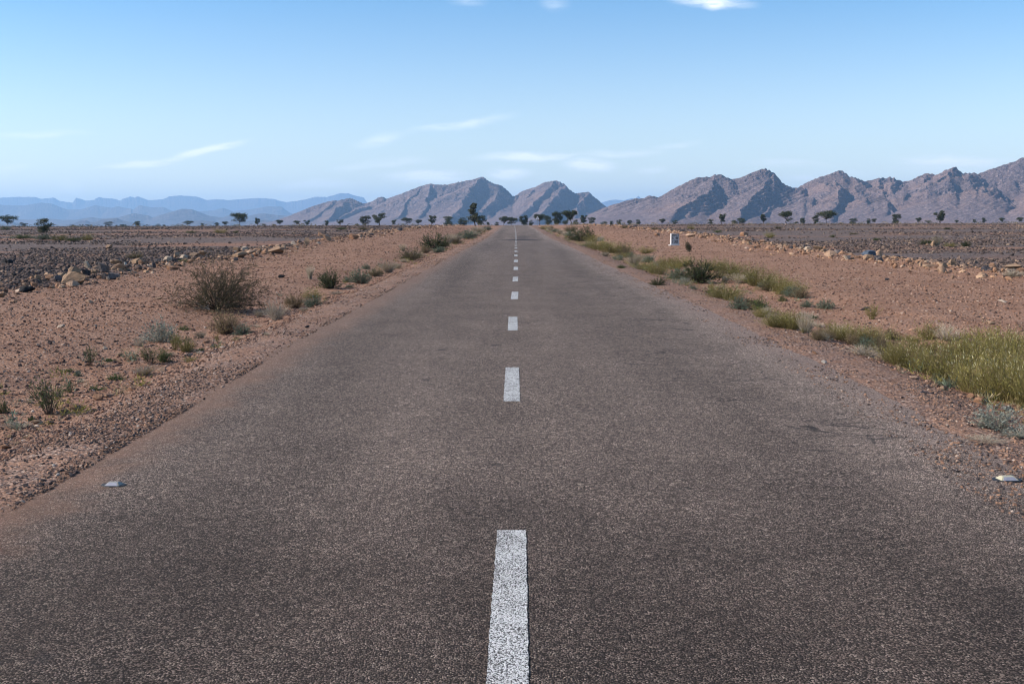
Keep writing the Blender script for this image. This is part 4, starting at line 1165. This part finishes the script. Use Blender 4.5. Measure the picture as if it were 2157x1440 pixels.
RIGHT_FIELD = [(1952, 516, 26, 12, 'dkgreen'), (1976, 518, 22, 21, 'straw'), (2003, 521, 22, 11, 'tuft'), (2038, 520, 19, 11, 'dkgreen'), (1622, 501, 14, 11, 'tuft'), (2140, 584, 44, 16, 'drywhite'), (1848, 507, 14, 5, 'green'),
 (1755, 500, 12, 5, 'green'), (1456, 483, 12, 9, 'tuft'), (1513, 490, 15, 6, 'green'), (1316, 481, 14, 6, 'olive'), (1380, 484, 16, 5, 'olive'), (1997, 484, 12, 5, 'dkgreen'), (1640, 482, 16, 6, 'olive'), (1800, 494, 18, 5, 'olive')]
ORD = ['', 'second ', 'third ', 'fourth ', 'fifth ', 'sixth ', 'seventh ', 'eighth ', 'ninth ', 'tenth ', 'eleventh ', 'twelfth ', 'thirteenth ', 'fourteenth ', 'fifteenth ', 'sixteenth ', 'seventeenth ', 'eighteenth ', 'nineteenth ', 'twentieth ',
       'twenty-first ', 'twenty-second ', 'twenty-third ', 'twenty-fourth ', 'twenty-fifth ', 'twenty-sixth ']
LEFT_VERGE += [(545, 668, 26, 16, 'straw'), (607, 640, 22, 12, 'tan'), (640, 656, 26, 12, 'straw'), (680, 590, 14, 9, 'straw'), (420, 712, 28, 14, 'straw'), (355, 752, 26, 14, 'straw'), (276, 760, 22, 14, 'tan'), (118, 836, 26, 16, 'straw'),
 (60, 850, 22, 12, 'straw'), (168, 806, 20, 10, 'straw'), (836, 566, 28, 15, 'straw'), (800, 577, 18, 10, 'tan'), (880, 543, 24, 12, 'straw'), (960, 514, 26, 12, 'tan'), (1000, 497, 24, 9, 'straw'), (1018, 489, 18, 7, 'straw'), (745, 590, 16, 9, 'straw'), (500, 716, 16, 8, 'tuft')]
_on = ['twenty-seventh ', 'twenty-eighth ', 'twenty-ninth '] + [f'{t}{u} ' for t in ('thirt', 'fort', 'fift') for u in ('ieth', 'y-first', 'y-second', 'y-third', 'y-fourth', 'y-fifth', 'y-sixth', 'y-seventh', 'y-eighth', 'y-ninth')]
ORD = ORD + _on
rgF = np.random.default_rng(77)
for path, n_, h_ in ((((1150, 484), (1250, 506), (1335, 548), (1430, 572), (1560, 600), (1690, 624)), 34, (10, 30)), (((1440, 596), (1520, 624), (1600, 664), (1700, 704), (1880, 752)), 20, (16, 40))):
    pa = np.array(path, float)
    for i in range(n_):
        t = (i + rgF.random()) / n_
        x_ = pa[0, 0] + (pa[-1, 0] - pa[0, 0]) * t
        y_ = float(np.interp(x_, pa[:, 0], pa[:, 1])) + rgF.normal(0, 5)
        hh_ = (h_[0] + (h_[1] - h_[0]) * t) * rgF.uniform(.45, 1.0)
        RIGHT_VERGE.append((int(x_), int(y_), int(hh_ * rgF.uniform(1.1, 1.9)), int(hh_), str(rgF.choice(['straw', 'tan', 'tuft', 'bluegreen', 'olive', 'sparsey', 'silver'], p=[.22, .16, .26, .12, .08, .10, .06]))))
SPECIAL = {(578, 675): "pale leafless fan-shaped shrub right of the big thorny bush", (471, 705): "tan rounded shrub directly below the big thorny bush", (510, 706): "blue-green cushion touching the tan shrub below the thorny bush",
 (693, 609): "dark green round shrub casting shade beside the left road edge", (914, 525): "widest dark green shrub far along the left verge", (97, 876): "sparse open green shrub with bare stem nearest the camera on the left",
 (331, 722): "silvery shrub leaning right on the left soil", (652, 588): "lone straw tuft standing on the open left soil", (300, 793): "sprawling dry straw clump on the lip of the left shoulder",
 (1476, 597): "big dark blue-green dome shrub amid yellow grass on the right verge", (1387, 601): "small dark green cushion alone at the right asphalt edge", (1309, 565): "small green plant alone on the right gravel, farther than the dark cushion",
 (2110, 908): "silvery shrub lying under the tall grass at the right edge", (2003, 719): "pale leafless shrub behind the tall yellow grass on the right", (283, 545): "olive twiggy shrub rising from the left stone row",
 (183, 506): "upright yellow-green tuft in the dark left field", (1226, 509): "dense green shrub where the right verge plants begin to crowd", (1840, 673): "thin yellow-green plant alone on the right soil",
 (2140, 584): "dry twig heap by the right end of the stone row", (1976, 518): "upright straw tuft in the right stone field", (2038, 520): "dark green ball shrub rightmost in the right stone field"}
rgP = np.random.default_rng(11)
for zone, L in (("left verge", LEFT_VERGE), ("left stone field", LEFT_FIELD), ("right verge", RIGHT_VERGE), ("right stone field", RIGHT_FIELD)):
    count = {}
    for px, py, w, h, kd in sorted(L, key=lambda q: -q[1]):
        if (px, py) in SPECIAL:
            lab = SPECIAL[(px, py)]
        else:
            i = count.get(kd, 0); count[kd] = i + 1
            lab = f"{KD[kd]}, {ORD[i]}nearest such on the {zone}"
        nm, cat = PN[kd]
        sc = 1.0 if py > 520 else 1.12
        plant(px, py, w, h, kd, nm, cat, lab, f"plants on the {zone}", rg=rgP, scale=sc)

# loose sprigs and seedlings between the plants: uncountable
def sprigs():
    rg = np.random.default_rng(4)
    Vs, Fs, off = [], [], 0
    n = 1500
    side = rg.random(n) < .35
    y = 5 * (150 / 5) ** rg.random(n)
    x = np.where(side, -3.9 - rg.random(n) ** 1.5 * 1.6, 4.0 + rg.random(n) ** 1.4 * 1.8)
    keep = fbm(x * .8, y * .35, 123, 3) > np.where(side, .08, -.15)
    x, y = x[keep], y[keep]; n = len(x)
    z = H(x, y)
    m = 34
    c = np.repeat(np.stack([x, y, z], 1), m, 0)
    sz = np.repeat(rg.uniform(.03, .14, n) * (1 + y * .01), m)
    d = rdir(rg, n * m); d[:, 2] = np.abs(d[:, 2]) + .35
    d /= np.linalg.norm(d, axis=1, keepdims=True)
    C = c + d * (sz * rg.uniform(.1, 1.1, n * m))[:, None]
    V1, F1 = leaves(C, d + rdir(rg, n * m) * .3, rdir(rg, n * m), sz * .42, sz * .06)
    mi = np.repeat(rg.choice([0, 1, 2, 3], n, p=[.35, .3, .2, .15]), m)
    o = link("ground_cover", mesh_from("ground_cover", V1, F1, [LM['straw'], LM['ygreen'], LM['bluegreen'], LM['tan']], False, mi))
    tag(o, "sprigs and dead grass bits scattered between the verge plants", kind='stuff')
sprigs()

# ------------------------------------------------------------------ the big thorny bush
def thorn_bush():
    rg = np.random.default_rng(3)
    p = at(447, 655)
    s = p[1] / F
    Wd, Hh = 216 * s, 118 * s
    root = bpy.data.objects.new("thorn_bush", None); COL.objects.link(root)
    root.location = (p[0], p[1] + .25, float(H(p[0], p[1] + .25)))
    tag(root, "big dark thorny bush with a tangle of bare arching twigs", "bush")
    segs = []
    def grow(p0, d, L, r, lev, ns):
        pts = [p0]
        d = d / np.linalg.norm(d)
        for k in range(ns):
            d = d + rg.normal(0, .13, 3) + np.array([0, 0, -.035 * lev - .02 * k])
            d /= np.linalg.norm(d)
            q = pts[-1] + d * L / ns
            if q[2] < .03: q[2] = .03
            segs.append((pts[-1], q, r * (1 - k / ns * .7), r * (1 - (k + 1) / ns * .7), lev))
            pts.append(q)
        return pts, d
    for i in range(96):
        az = rg.uniform(0, 2 * pi); el = rg.uniform(.0, 1.0) ** 1.3 * 1.3 + .06
        reach = .5 * Wd
        if i < 6: el = rg.uniform(.7, 1.2)
        d = np.array([cos(az) * cos(el), sin(az) * cos(el), sin(el) * .95])
        L = 1.0 / math.sqrt((cos(el) / reach) ** 2 + (sin(el) / (Hh * .92)) ** 2) * rg.uniform(.75, 1.08)
        r0 = rg.uniform(.005, .010) if i < 14 else rg.uniform(.0035, .006)
        pts, de = grow(np.array([rg.normal(0, .05), rg.normal(0, .05), .0]), d, L, r0, 0, 7)
        for j in range(9):
            k = rg.integers(2, 8)
            d2 = (pts[k] - pts[k - 1]); d2 = d2 / np.linalg.norm(d2) + rdir(rg, 1)[0] * .85
            pt2, _ = grow(pts[k], d2, L * rg.uniform(.16, .38), .0028, 1, 4)
            for q in range(5):
                kk = rg.integers(1, 5)
                d3 = (pt2[kk] - pt2[kk - 1]); d3 = d3 / np.linalg.norm(d3) + rdir(rg, 1)[0] * 1.0
                grow(pt2[kk], d3, rg.uniform(.04, .13), .0017, 2, 2)
    A = np.array([q[0] for q in segs]); B = np.array([q[1] for q in segs])
    ra = np.array([q[2] for q in segs]); rb = np.array([q[3] for q in segs])
    lev = np.array([q[4] for q in segs])
    main = lev == 0
    for nm, sel, mt in (("branches", main, WM['dark']), ("twigs", ~main, WM['dark'])):
        V, Fc = prisms(A[sel], B[sel], ra[sel], rb[sel])
        link(nm, mesh_from(nm, V, Fc, [mt]), root)
    tw = np.where(lev > 0)[0]
    i = rg.choice(tw, 24000); f = rg.random(24000)
    C = A[i] * (1 - f[:, None]) + B[i] * f[:, None] + rdir(rg, 24000) * .012
    V, Fc = leaves(C, rdir(rg, 24000), rdir(rg, 24000), rg.uniform(.012, .026, 24000), rg.uniform(.005, .010, 24000))
    link("foliage", mesh_from("foliage", V, Fc, [LM['thorn']]), root)
    # two pale dead branches low in front
    segs.clear()
    for a in (-.6, .3, 1.0):
        pts, _ = grow(np.array([-.02, -.32, .03]), np.array([-cos(a) * .9, -.15, .55 + .2 * a]), .30, .006, 0, 4)
        for k in (1, 2, 3): grow(pts[k], rdir(rg, 1)[0] + np.array([0, 0, .6]), .13, .004, 0, 2)
    V, Fc = prisms(np.array([q[0] for q in segs]), np.array([q[1] for q in segs]), np.array([q[2] for q in segs]), np.array([q[3] for q in segs]))
    b = link("dead_branch", mesh_from("dead_branch", V, Fc, [WM['pale']]), root)
    b['label'] = "pale dead branch at the foot of the bush"
thorn_bush()

# small dark ball of dry twigs right of the milestone
def dry_ball():
    rg = np.random.default_rng(8)
    p = at(1450, 531)
    s = p[1] / F
    root = bpy.data.objects.new("dry_twig_ball", None); COL.objects.link(root)
    root.location = tuple(p)
    n = 420
    dv = rdir(rg, n); rr = rg.random(n) ** .7
    C = dv * np.array([6.5, 6.5, 11.0])[None] * s * rr[:, None] + np.array([0, 0, 11 * s])
    C[:, 0] -= (C[:, 2] - 11 * s) * .25
    D = rdir(rg, n) + np.array([-.2, 0, .9]); D /= np.linalg.norm(D, axis=1, keepdims=True)
    V, Fc = prisms(C - D * 3 * s, C + D * 3 * s, np.full(n, .16 * s), np.full(n, .08 * s))
    link("twigs", mesh_from("twigs", V, Fc, [WM['dark']]), root)
    V, Fc = leaves(C * 1.0, rdir(rg, n), rdir(rg, n), np.full(n, 2.0 * s), np.full(n, .9 * s))
    link("foliage", mesh_from("foliage", V, Fc, [LM['dkgreen']]), root)
    tag(root, "small dark upright tangle on the soil just right of the white milestone", "dry bush")
dry_ball()

# ------------------------------------------------------------------ acacia trees on the skyline
BARK = rock_material("acacia_bark", (.075, .055, .042), .3)
def acacia(px, top, base, w, kind, label, group):
    rg = np.random.default_rng(int(px) * 3 + 5)
    hp = base - top + 2.0
    D = float(np.clip(4.4 * F / hp, 120, 520))
    if kind == 'low': D = float(np.clip(2.2 * F / hp, 150, 420))
    if base > 484: D = float(at(px, base)[1])
    g = at_depth(px, base, D)
    X0 = g[0]
    z0 = float(H(X0, D))
    zt = at_depth(px, top, D)[2]
    hh = max(zt - z0, 1.2)
    ww = w * D / F
    root = bpy.data.objects.new("acacia_tree", None); COL.objects.link(root)
    root.location = (X0, D, z0 - .05)
    tag(root, label, "tree", group)
    # crown clumps (unit: metres)
    cl = []
    R = ww / 2
    if kind in ('umb', 'umbtall'):
        n = 16 if kind == 'umb' else 13
        for i in range(n):
            a = rg.uniform(0, 2 * pi); r = math.sqrt(rg.random()) * R * .82
            cl.append((cos(a) * r, sin(a) * r, hh * (.84 - .16 * (r / R) ** 2 + rg.normal(0, .05)), R * .42, hh * .14))
        for i in range(7):
            a = rg.uniform(0, 2 * pi); r = R * rg.uniform(.15, .6)
            cl.append((cos(a) * r, sin(a) * r, hh * rg.uniform(.38 if kind == 'umb' else .28, .72), R * .38, hh * .11))
    elif kind == 'rnd':
        for i in range(24):
            a = rg.uniform(0, 2 * pi); e = rg.uniform(.14, .90); r = R * .8 * math.sqrt(rg.random()) * (1 - abs(e - .6) * .9)
            cl.append((cos(a) * r, sin(a) * r, hh * e, R * .40, hh * .13))
    elif kind == 'vase':
        for i in range(19):
            a = rg.uniform(0, 2 * pi); e = rg.uniform(.28, .93); r = R * .8 * rg.random() ** .5 * (.55 + .45 * e)
            cl.append((cos(a) * r, sin(a) * r, hh * e, R * .38, hh * .10))
    elif kind == 'tall':
        for i in range(30):
            a = rg.uniform(0, 2 * pi); e = rg.uniform(.2, .97); r = R * .8 * rg.random() ** .6 * (1.2 - e)
            cl.append((cos(a) * r, sin(a) * r, hh * e, R * .30, hh * .07))
    else:
        for i in range(14):
            a = rg.uniform(0, 2 * pi); r = R * .8 * math.sqrt(rg.random())
            cl.append((cos(a) * r, sin(a) * r, hh * rg.uniform(.2, .82) * (1 - .35 * (r / R)), R * .42, hh * .16))
    # lopsided crowns
    sk = rg.normal(0, .10) * R
    cl = np.array([(c[0] + sk * c[2] / hh, c[1], c[2], c[3], c[4]) for c in cl])
    nf = 50 if kind == 'tall' else 110
    idx = np.repeat(np.arange(len(cl)), nf)
    dv = rdir(rg, len(idx)); rr = rg.random(len(idx)) ** .45
    C = cl[idx, :3] + dv * rr[:, None] * np.stack([cl[idx, 3], cl[idx, 3], cl[idx, 4]], 1)
    C[:, 2] = np.clip(C[:, 2], .04 * hh, hh * 1.02)
    sz = np.clip(hh * .05, .08, .26)
    nn = len(C)
    V, Fc = leaves(C, rdir(rg, nn) * np.array([1, 1, .5]), rdir(rg, nn), rg.uniform(.9, 1.9, nn) * sz, rg.uniform(.5, 1.0, nn) * sz)
    link("crown", mesh_from("crown", V, Fc, [LM['treepale' if (int(px) in PALE) else 'tree']]), root)
    # trunk and limbs reaching to the clumps
    A, B, ra, rb = [], [], [], []
    fork = np.array([sk * .3, 0, hh * (.34 if kind in ('umb', 'umbtall', 'vase') else .2)])
    tr = max(hh * .022, .05)
    nt = 1 if kind in ('umb', 'umbtall', 'tall') else 2
    if kind == 'tall': fork[2] = hh * .5
    for t in range(nt):
        f2 = fork + np.array([rg.normal(0, .12) * R, rg.normal(0, .12) * R, 0])
        mid = f2 * .5 + np.array([rg.normal(0, .03) * hh, rg.normal(0, .03) * hh, 0])
        b0 = np.array([rg.normal(0, .02) * hh, 0, 0])
        A += [b0, mid]; B += [mid, f2]; ra += [tr * 1.4, tr * 1.1]; rb += [tr * 1.1, tr * .85]
        for c in cl[t::nt]:
            j = (f2 + c[:3]) / 2 + np.array([0, 0, -.05 * hh]) + rg.normal(0, .03, 3) * hh
            A += [f2, j]; B += [j, c[:3]]; ra += [tr * .6, tr * .38]; rb += [tr * .38, tr * .15]
    V, Fc = prisms(np.array(A), np.array(B), np.array(ra), np.array(rb))
    link("trunk", mesh_from("trunk", V, Fc, [BARK], True), root)
PALE = {93, 1718, 1000}
TREES = [(18, 453, 479, 36, 'umb'), (52, 468, 481, 20, 'rnd'), (93, 457, 490, 42, 'rnd'), (155, 475, 479, 20, 'low'), (190, 472, 479, 16, 'rnd'), (229, 466, 479, 24, 'vase'), (245, 476, 479, 7, 'low'), (261, 472, 479, 16, 'rnd'),
 (289, 464, 479, 20, 'rnd'), (332, 470, 479, 20, 'low'), (346, 476, 479, 7, 'low'), (396, 464, 477, 24, 'umb'), (426, 469, 477, 9, 'rnd'), (457, 468, 476, 10, 'rnd'), (473, 466, 476, 14, 'umb'), (503, 448, 476, 38, 'umb'), (542, 458, 474, 13, 'vase'),
 (557, 471, 476, 12, 'low'), (590, 462, 474, 17, 'umb'), (578, 471, 475, 8, 'low'), (625, 464, 475, 18, 'umb'), (646, 463, 475, 15, 'vase'), (688, 464, 474, 10, 'rnd'), (716, 462, 475, 16, 'vase'), (751, 469, 474, 10, 'low'), (770, 453, 475, 27, 'rnd'),
 (800, 448, 475, 31, 'vase'), (828, 462, 475, 17, 'vase'), (858, 458, 474, 25, 'umb'), (882, 462, 474, 17, 'umb'), (909, 453, 473, 20, 'vase'), (942, 455, 473, 31, 'rnd'), (974, 457, 473, 24, 'rnd'), (1000, 428, 474, 44, 'tall'), (1014, 453, 474, 24, 'rnd'),
 (1028, 465, 473, 7, 'low'), (1045, 465, 473, 11, 'low'), (1060, 455, 473, 23, 'umb'), (1077, 457, 473, 26, 'umb'), (1103, 453, 472, 20, 'rnd'), (1119, 461, 471, 14, 'low'), (1136, 449, 471, 24, 'umb'), (1155, 453, 472, 21, 'rnd'), (1175, 444, 471, 26, 'rnd'),
 (1203, 440, 472, 29, 'umb'), (1192, 459, 472, 15, 'low'), (1212, 459, 472, 12, 'low'), (1229, 452, 472, 18, 'vase'), (1245, 457, 472, 20, 'vase'), (1270, 463, 472, 18, 'low'), (1288, 465, 472, 9, 'rnd'), (1304, 462, 472, 13, 'rnd'), (1327, 463, 472, 12, 'rnd'),
 (1345, 462, 472, 12, 'rnd'), (1394, 460, 471, 16, 'umb'), (1422, 463, 471, 14, 'rnd'), (1496, 461, 471, 14, 'rnd'), (1520, 450, 472, 17, 'vase'), (1546, 460, 471, 14, 'low'), (1563, 458, 471, 20, 'rnd'), (1608, 450, 471, 17, 'vase'),
 (1657, 443, 471, 32, 'umbtall'), (1677, 465, 471, 9, 'low'), (1692, 458, 471, 13, 'rnd'), (1718, 452, 471, 15, 'rnd'), (1741, 442, 471, 43, 'umb'), (1797, 459, 470, 18, 'rnd'), (1829, 460, 470, 11, 'rnd'), (1841, 460, 470, 11, 'umb'), (1887, 450, 470, 20, 'rnd'),
 (1935, 458, 470, 14, 'umb'), (1955, 461, 470, 17, 'low'), (1981, 443, 470, 26, 'vase'), (2014, 463, 470, 8, 'umb'), (2052, 461, 470, 9, 'vase'), (2073, 458, 470, 12, 'vase'), (2110, 458, 469, 14, 'umb'), (2149, 457, 469, 15, 'umb')]
SECT = [(0, 330, "under the pale blue ranges"), (330, 640, "under the lilac domed hills"), (640, 870, "under the left flank of the central mountains"), (870, 1050, "left of the road's far end"),
        (1050, 1110, "right where the road meets the skyline"), (1110, 1260, "around the triangular sign"), (1260, 1480, "under the low start of the right range"), (1480, 1780, "under the first peaks of the right range"), (1780, 2160, "under the last peaks at the right")]
TK = {'umb': 'flat-topped acacia', 'umbtall': 'tall two-tiered flat acacia', 'rnd': 'bushy rounded acacia', 'vase': 'acacia with fanning limbs', 'tall': 'tallest feathery acacia', 'low': 'low acacia scrub'}
for a, b, txt in SECT:
    sel = sorted([t for t in TREES if a <= t[0] < b])
    for i, t in enumerate(sel):
        ordn = 'first' if i == 0 else ORD[i].strip()
        acacia(*t, f"{TK[t[4]]}, {ordn} from left {txt}", "acacias along the skyline")

# low scrub far out on the skyline, too small to count
def far_scrub():
    rg = np.random.default_rng(9)
    n = 260
    px = rg.uniform(-150, 2300, n)
    D = rg.uniform(200, 260, n)
    keep = np.abs(px - 1088) > 45
    px, D = px[keep], D[keep]; n = len(px)
    x = (px - 1088) / F * D
    z = H(x, D)
    m = 40
    sz = np.repeat(rg.uniform(.15, .55, n), m)
    dv = rdir(rg, n * m); dv[:, 2] = np.abs(dv[:, 2])
    C = np.repeat(np.stack([x, D, z], 1), m, 0) + dv * sz[:, None] * np.array([1.6, 1.6, 1.0])
    V, Fc = leaves(C, rdir(rg, n * m), rdir(rg, n * m), sz * .45, sz * .22)
    mi = np.repeat(rg.choice([0, 1, 2], n), m)
    o = link("desert_scrub", mesh_from("desert_scrub", V, Fc, [LM['tree'], LM['olive'], LM['tan']], False, mi))
    tag(o, "low distant scrub dotted along the plain's edge", kind='stuff')
far_scrub()
# ------------------------------------------------------------------ made things
def plain_material(name, col, rough=.6, spec=.4, dirt=None, dscale=6.0, dlo=.5, dhi=.7):
    m, n, bs = material(name)
    c = col
    nr = None
    if dirt is not None:
        tcn = n.node('ShaderNodeTexCoord').outputs['Object']
        f = n.noise(tcn, dscale, 5, .65)
        c = n.mix(n.mr(f, dlo, dhi), col, dirt)
        nr = n.bump(f, .3, .01)
    finish(n, bs, c, rough, nr, spec)
    return m

def bevel_mesh(name, V, Fc, mats, bevel=.004, seg=2):
    import bmesh
    me = mesh_from(name, V, Fc, mats)
    bm = bmesh.new(); bm.from_mesh(me)
    bmesh.ops.recalc_face_normals(bm, faces=bm.faces)
    bmesh.ops.bevel(bm, geom=list(bm.edges), offset=bevel, segments=seg, affect='EDGES', profile=.6)
    bm.to_mesh(me); bm.free()
    return me

def boxv(x0, x1, y0, y1, z0, z1):
    V = np.array([(x, y, z) for x in (x0, x1) for y in (y0, y1) for z in (z0, z1)], float)
    return V, [(0, 1, 3, 2), (4, 6, 7, 5), (0, 4, 5, 1), (2, 3, 7, 6), (0, 2, 6, 4), (1, 5, 7, 3)]

# milestone
def milestone():
    p = at(1421, 517)
    s = p[1] / F
    w, h, d = 17.6 * s, 25 * s, .20
    M_ST = plain_material("whitewashed_stone", (.48, .46, .46), .9, .2, (.40, .35, .31), 7.0, .52, .75)
    M_LT = plain_material("black_stencil_paint", (.05, .05, .05), .8, .2, (.40, .38, .37), 30.0, .52, .62)
    root = bpy.data.objects.new("milestone", None); COL.objects.link(root)
    root.location = (p[0], p[1], p[2])
    root.rotation_euler = (0, 0, radians(9))
    tag(root, "whitewashed milestone with worn black lettering on the right soil", "milestone")
    import bmesh
    V, Fc = boxv(-w / 2, w / 2, -d / 2, d / 2, -.15, h)
    me = bevel_mesh("slab", V, Fc, [M_ST], .015, 3)
    bm = bmesh.new(); bm.from_mesh(me)
    for v in bm.verts:
        if v.co.z > h * .9 and v.co.x > w * .3:
            v.co.z -= .035; v.co.x -= .012
    bm.to_mesh(me); bm.free()
    link("slab", me, root)
    V, Fc = boxv(-w / 2 - .09, w / 2 + .05, -d / 2 - .06, d / 2 + .05, -.15, .045)
    link("plinth", bevel_mesh("plinth", V, Fc, [M_ST], .02, 2), root)
    for txt, z, sz, dx in (("RN 1", .78, .20, .02), ("5  48", .53, .20, .0), ("130", .20, .27, -.02)):
        cu = bpy.data.curves.new("lettering", 'FONT')
        cu.body = txt; cu.size = sz * h / .75 * 1.0; cu.align_x = 'CENTER'; cu.extrude = .002
        cu.materials.append(M_LT)
        cu.offset = .006
        tmp = bpy.data.objects.new("lettering", cu)
        me = bpy.data.meshes.new_from_object(tmp)
        bpy.data.objects.remove(tmp)
        o = link("lettering", me, root)
        o.location = (dx, -d / 2 - .003, z * h)
        o.rotation_euler = (pi / 2, 0, 0)
milestone()

# warning sign among the trees right of the road
def warning_sign():
    p = at_depth(1132, 470, 200.0)
    p[2] = float(H(p[0], 200.0))
    s = 200.0 / F
    zt, zb = at_depth(1132, 454.5, 200.0)[2], at_depth(1132, 462.8, 200.0)[2]
    M_W = plain_material("white_sign_face", (.80, .80, .80), .4, .5)
    M_R = plain_material("faded_red_border", (.50, .30, .28), .5, .4)
    M_B = plain_material("black_sign_symbol", (.02, .02, .02), .5, .4)
    M_P = plain_material("grey_steel_post", (.30, .30, .30), .5, .5, (.18, .14, .12))
    root = bpy.data.objects.new("warning_sign", None); COL.objects.link(root)
    root.location = tuple(p)
    tag(root, "small white triangular road sign in front of the trees right of the road", "road sign")
    H0 = zt - zb; zb -= p[2]; zt -= p[2]
    w = H0 / .866
    def tri(sc, y0, y1, mat, name):
        cx, cz = 0, zb + H0 / 3
        pts = [(-w / 2, zb), (w / 2, zb), (0, zt)]
        pts = [((a - cx) * sc + cx, (b - cz) * sc + cz) for a, b in pts]
        # rounded corners
        out = []
        for i in range(3):
            a, b, c = np.array(pts[i - 1]), np.array(pts[i]), np.array(pts[(i + 1) % 3])
            u, v = b + (a - b) * .08, b + (c - b) * .08
            out += [u, (u + v) / 2 * .6 + b * .4, v]
        n = len(out)
        V = [(q[0], y0, q[1]) for q in out] + [(q[0], y1, q[1]) for q in out]
        Fc = [tuple(range(n))[::-1], tuple(range(n, 2 * n))] + [(i, (i + 1) % n, n + (i + 1) % n, n + i) for i in range(n)]
        return link(name, mesh_from(name, np.array(V), Fc, [mat]), root)
    pl = tri(1.0, 0, .02, M_R, "sign_border")
    tri(.84, -.006, -.001, M_W, "sign_face")
    V = []
    arrow = [(-.02, .18), (.10, .18), (.10, .40), (-.06, .56), (.02, .62), (-.20, .66), (-.17, .44), (-.11, .50), (-.02, .36)]
    n = len(arrow)
    V = [(a * H0 * .9, -.012, zb + H0 * (b * .9 + .02)) for a, b in arrow] + [(a * H0 * .9, -.0065, zb + H0 * (b * .9 + .02)) for a, b in arrow]
    Fc = [tuple(range(n)), tuple(range(n, 2 * n))[::-1]] + [(i, n + i, n + (i + 1) % n, (i + 1) % n) for i in range(n)]
    link("bend_arrow", mesh_from("bend_arrow", np.array(V), Fc, [M_B]), root)
    V, Fc = prisms(np.array([[0, .06, -.2]]), np.array([[0, .06, zt - H0 * .2]]), np.array([.045]), np.array([.045]))
    link("post", mesh_from("post", V, Fc, [M_P]), root)
warning_sign()

# raised reflective studs on the asphalt
def road_stud(px, py, wpx, label, yaw, tint):
    p = atr(px, py)
    s = float(np.linalg.norm(p - EYE)) / F
    w = wpx * s
    d, h = w * .70, w * .20
    root = bpy.data.objects.new("road_stud", None); COL.objects.link(root)
    root.location = (p[0], p[1], float(road_top(p[0], p[1])) + .002)
    root.rotation_euler = (0, 0, yaw)
    tag(root, label, "road stud", "raised studs at the road edges")
    M_Y = plain_material("yellowed_plastic", tint, .45, .5, (.42, .34, .20), 40.0, .55, .8)
    M_L = plain_material("reflector_lens", (.26, .26, .31), .5, .3, (.40, .38, .38), 60.0, .5, .8)
    M_G = plain_material("black_base_pad", (.018, .019, .022), .6, .4)
    b, t = (w / 2, d / 2), (w * .30, d * .16)
    def frus(b, t, z0, z1):
        V = [(-b[0], -b[1], z0), (b[0], -b[1], z0), (b[0], b[1], z0), (-b[0], b[1], z0), (-t[0], -t[1], z1), (t[0], -t[1], z1), (t[0], t[1], z1), (-t[0], t[1], z1)]
        return np.array(V, float), [(0, 3, 2, 1), (4, 5, 6, 7), (0, 1, 5, 4), (1, 2, 6, 5), (2, 3, 7, 6), (3, 0, 4, 7)]
    V, Fc = frus(b, t, 0, h)
    link("body", bevel_mesh("body", V, Fc, [M_Y], .0016, 2), root)
    # lens set into the sloping face turned to the traffic
    q = []
    for fx, fz in ((-.86, .10), (.86, .10), (.84, .84), (-.84, .84)):
        z = h * fz
        hw = b[0] + (t[0] - b[0]) * fz
        yy = -(b[1] + (t[1] - b[1]) * fz)
        q.append((hw * fx * .93, yy - .0022, z + .0012))
    V = np.array(q + [(x, y + .003, z - .001) for x, y, z in q])
    link("lens", bevel_mesh("lens", V, [(0, 1, 2, 3), (7, 6, 5, 4), (0, 4, 5, 1), (1, 5, 6, 2), (2, 6, 7, 3), (3, 7, 4, 0)], [M_L], .0006, 1), root)
    # dark base pad with an uneven rim
    n = 28
    rg = np.random.default_rng(int(px))
    ring = [(cos(a) * w * .82 * rg.uniform(.88, 1.1), sin(a) * d * .72 * rg.uniform(.85, 1.1)) for a in np.linspace(0, 2 * pi, n, endpoint=False)]
    V = [(x, y, .0) for x, y in ring] + [(x * .93, y * .93, .0035) for x, y in ring]
    Fc = [tuple(range(n, 2 * n))] + [(i, (i + 1) % n, n + (i + 1) % n, n + i) for i in range(n)]
    link("base_pad", mesh_from("base_pad", np.array(V), Fc, [M_G]), root)
road_stud(240, 1018, 32, "dirty raised reflective stud on a black base pad by the left road edge", radians(-5), (.26, .24, .21))
road_stud(2121, 1006, 36, "clean yellowish raised reflective stud at the right road edge", radians(5), (.42, .38, .26))

# strip of torn rubber on the right gravel
def rubber_strip():
    p = at(1953, 828)
    s = p[1] / F
    rg = np.random.default_rng(2)
    n = 15
    xs = np.linspace(-14, 14, n) * s
    top, bot = [], []
    V = []
    for i, x in enumerate(xs):
        u = i / (n - 1)
        hw = (3.2 - 2.4 * u + rg.normal(0, .35)) * s * 2.2
        z = (2.6 + 1.3 * math.sin(u * 7)) * s
        V += [(x, -hw / 2, z), (x, hw / 2, z * 1.1), (x, hw / 2, z * 1.1 - .012), (x, -hw / 2, z - .012)]
    Fc = []
    for i in range(n - 1):
        a, b = i * 4, i * 4 + 4
        for k in range(4): Fc.append((a + k, a + (k + 1) % 4, b + (k + 1) % 4, b + k))
    Fc += [(3, 2, 1, 0), ((n - 1) * 4, (n - 1) * 4 + 1, (n - 1) * 4 + 2, (n - 1) * 4 + 3)]
    o = link("rubber_strip", mesh_from("rubber_strip", np.array(V), Fc, [plain_material("black_rubber", (.016, .016, .018), .55, .4)], True))
    o.location = (p[0], p[1], p[2] - .004); o.rotation_euler = (0, 0, radians(-6))
    tag(o, "torn strip of black tyre rubber on the right gravel shoulder", "rubber strip")
rubber_strip()
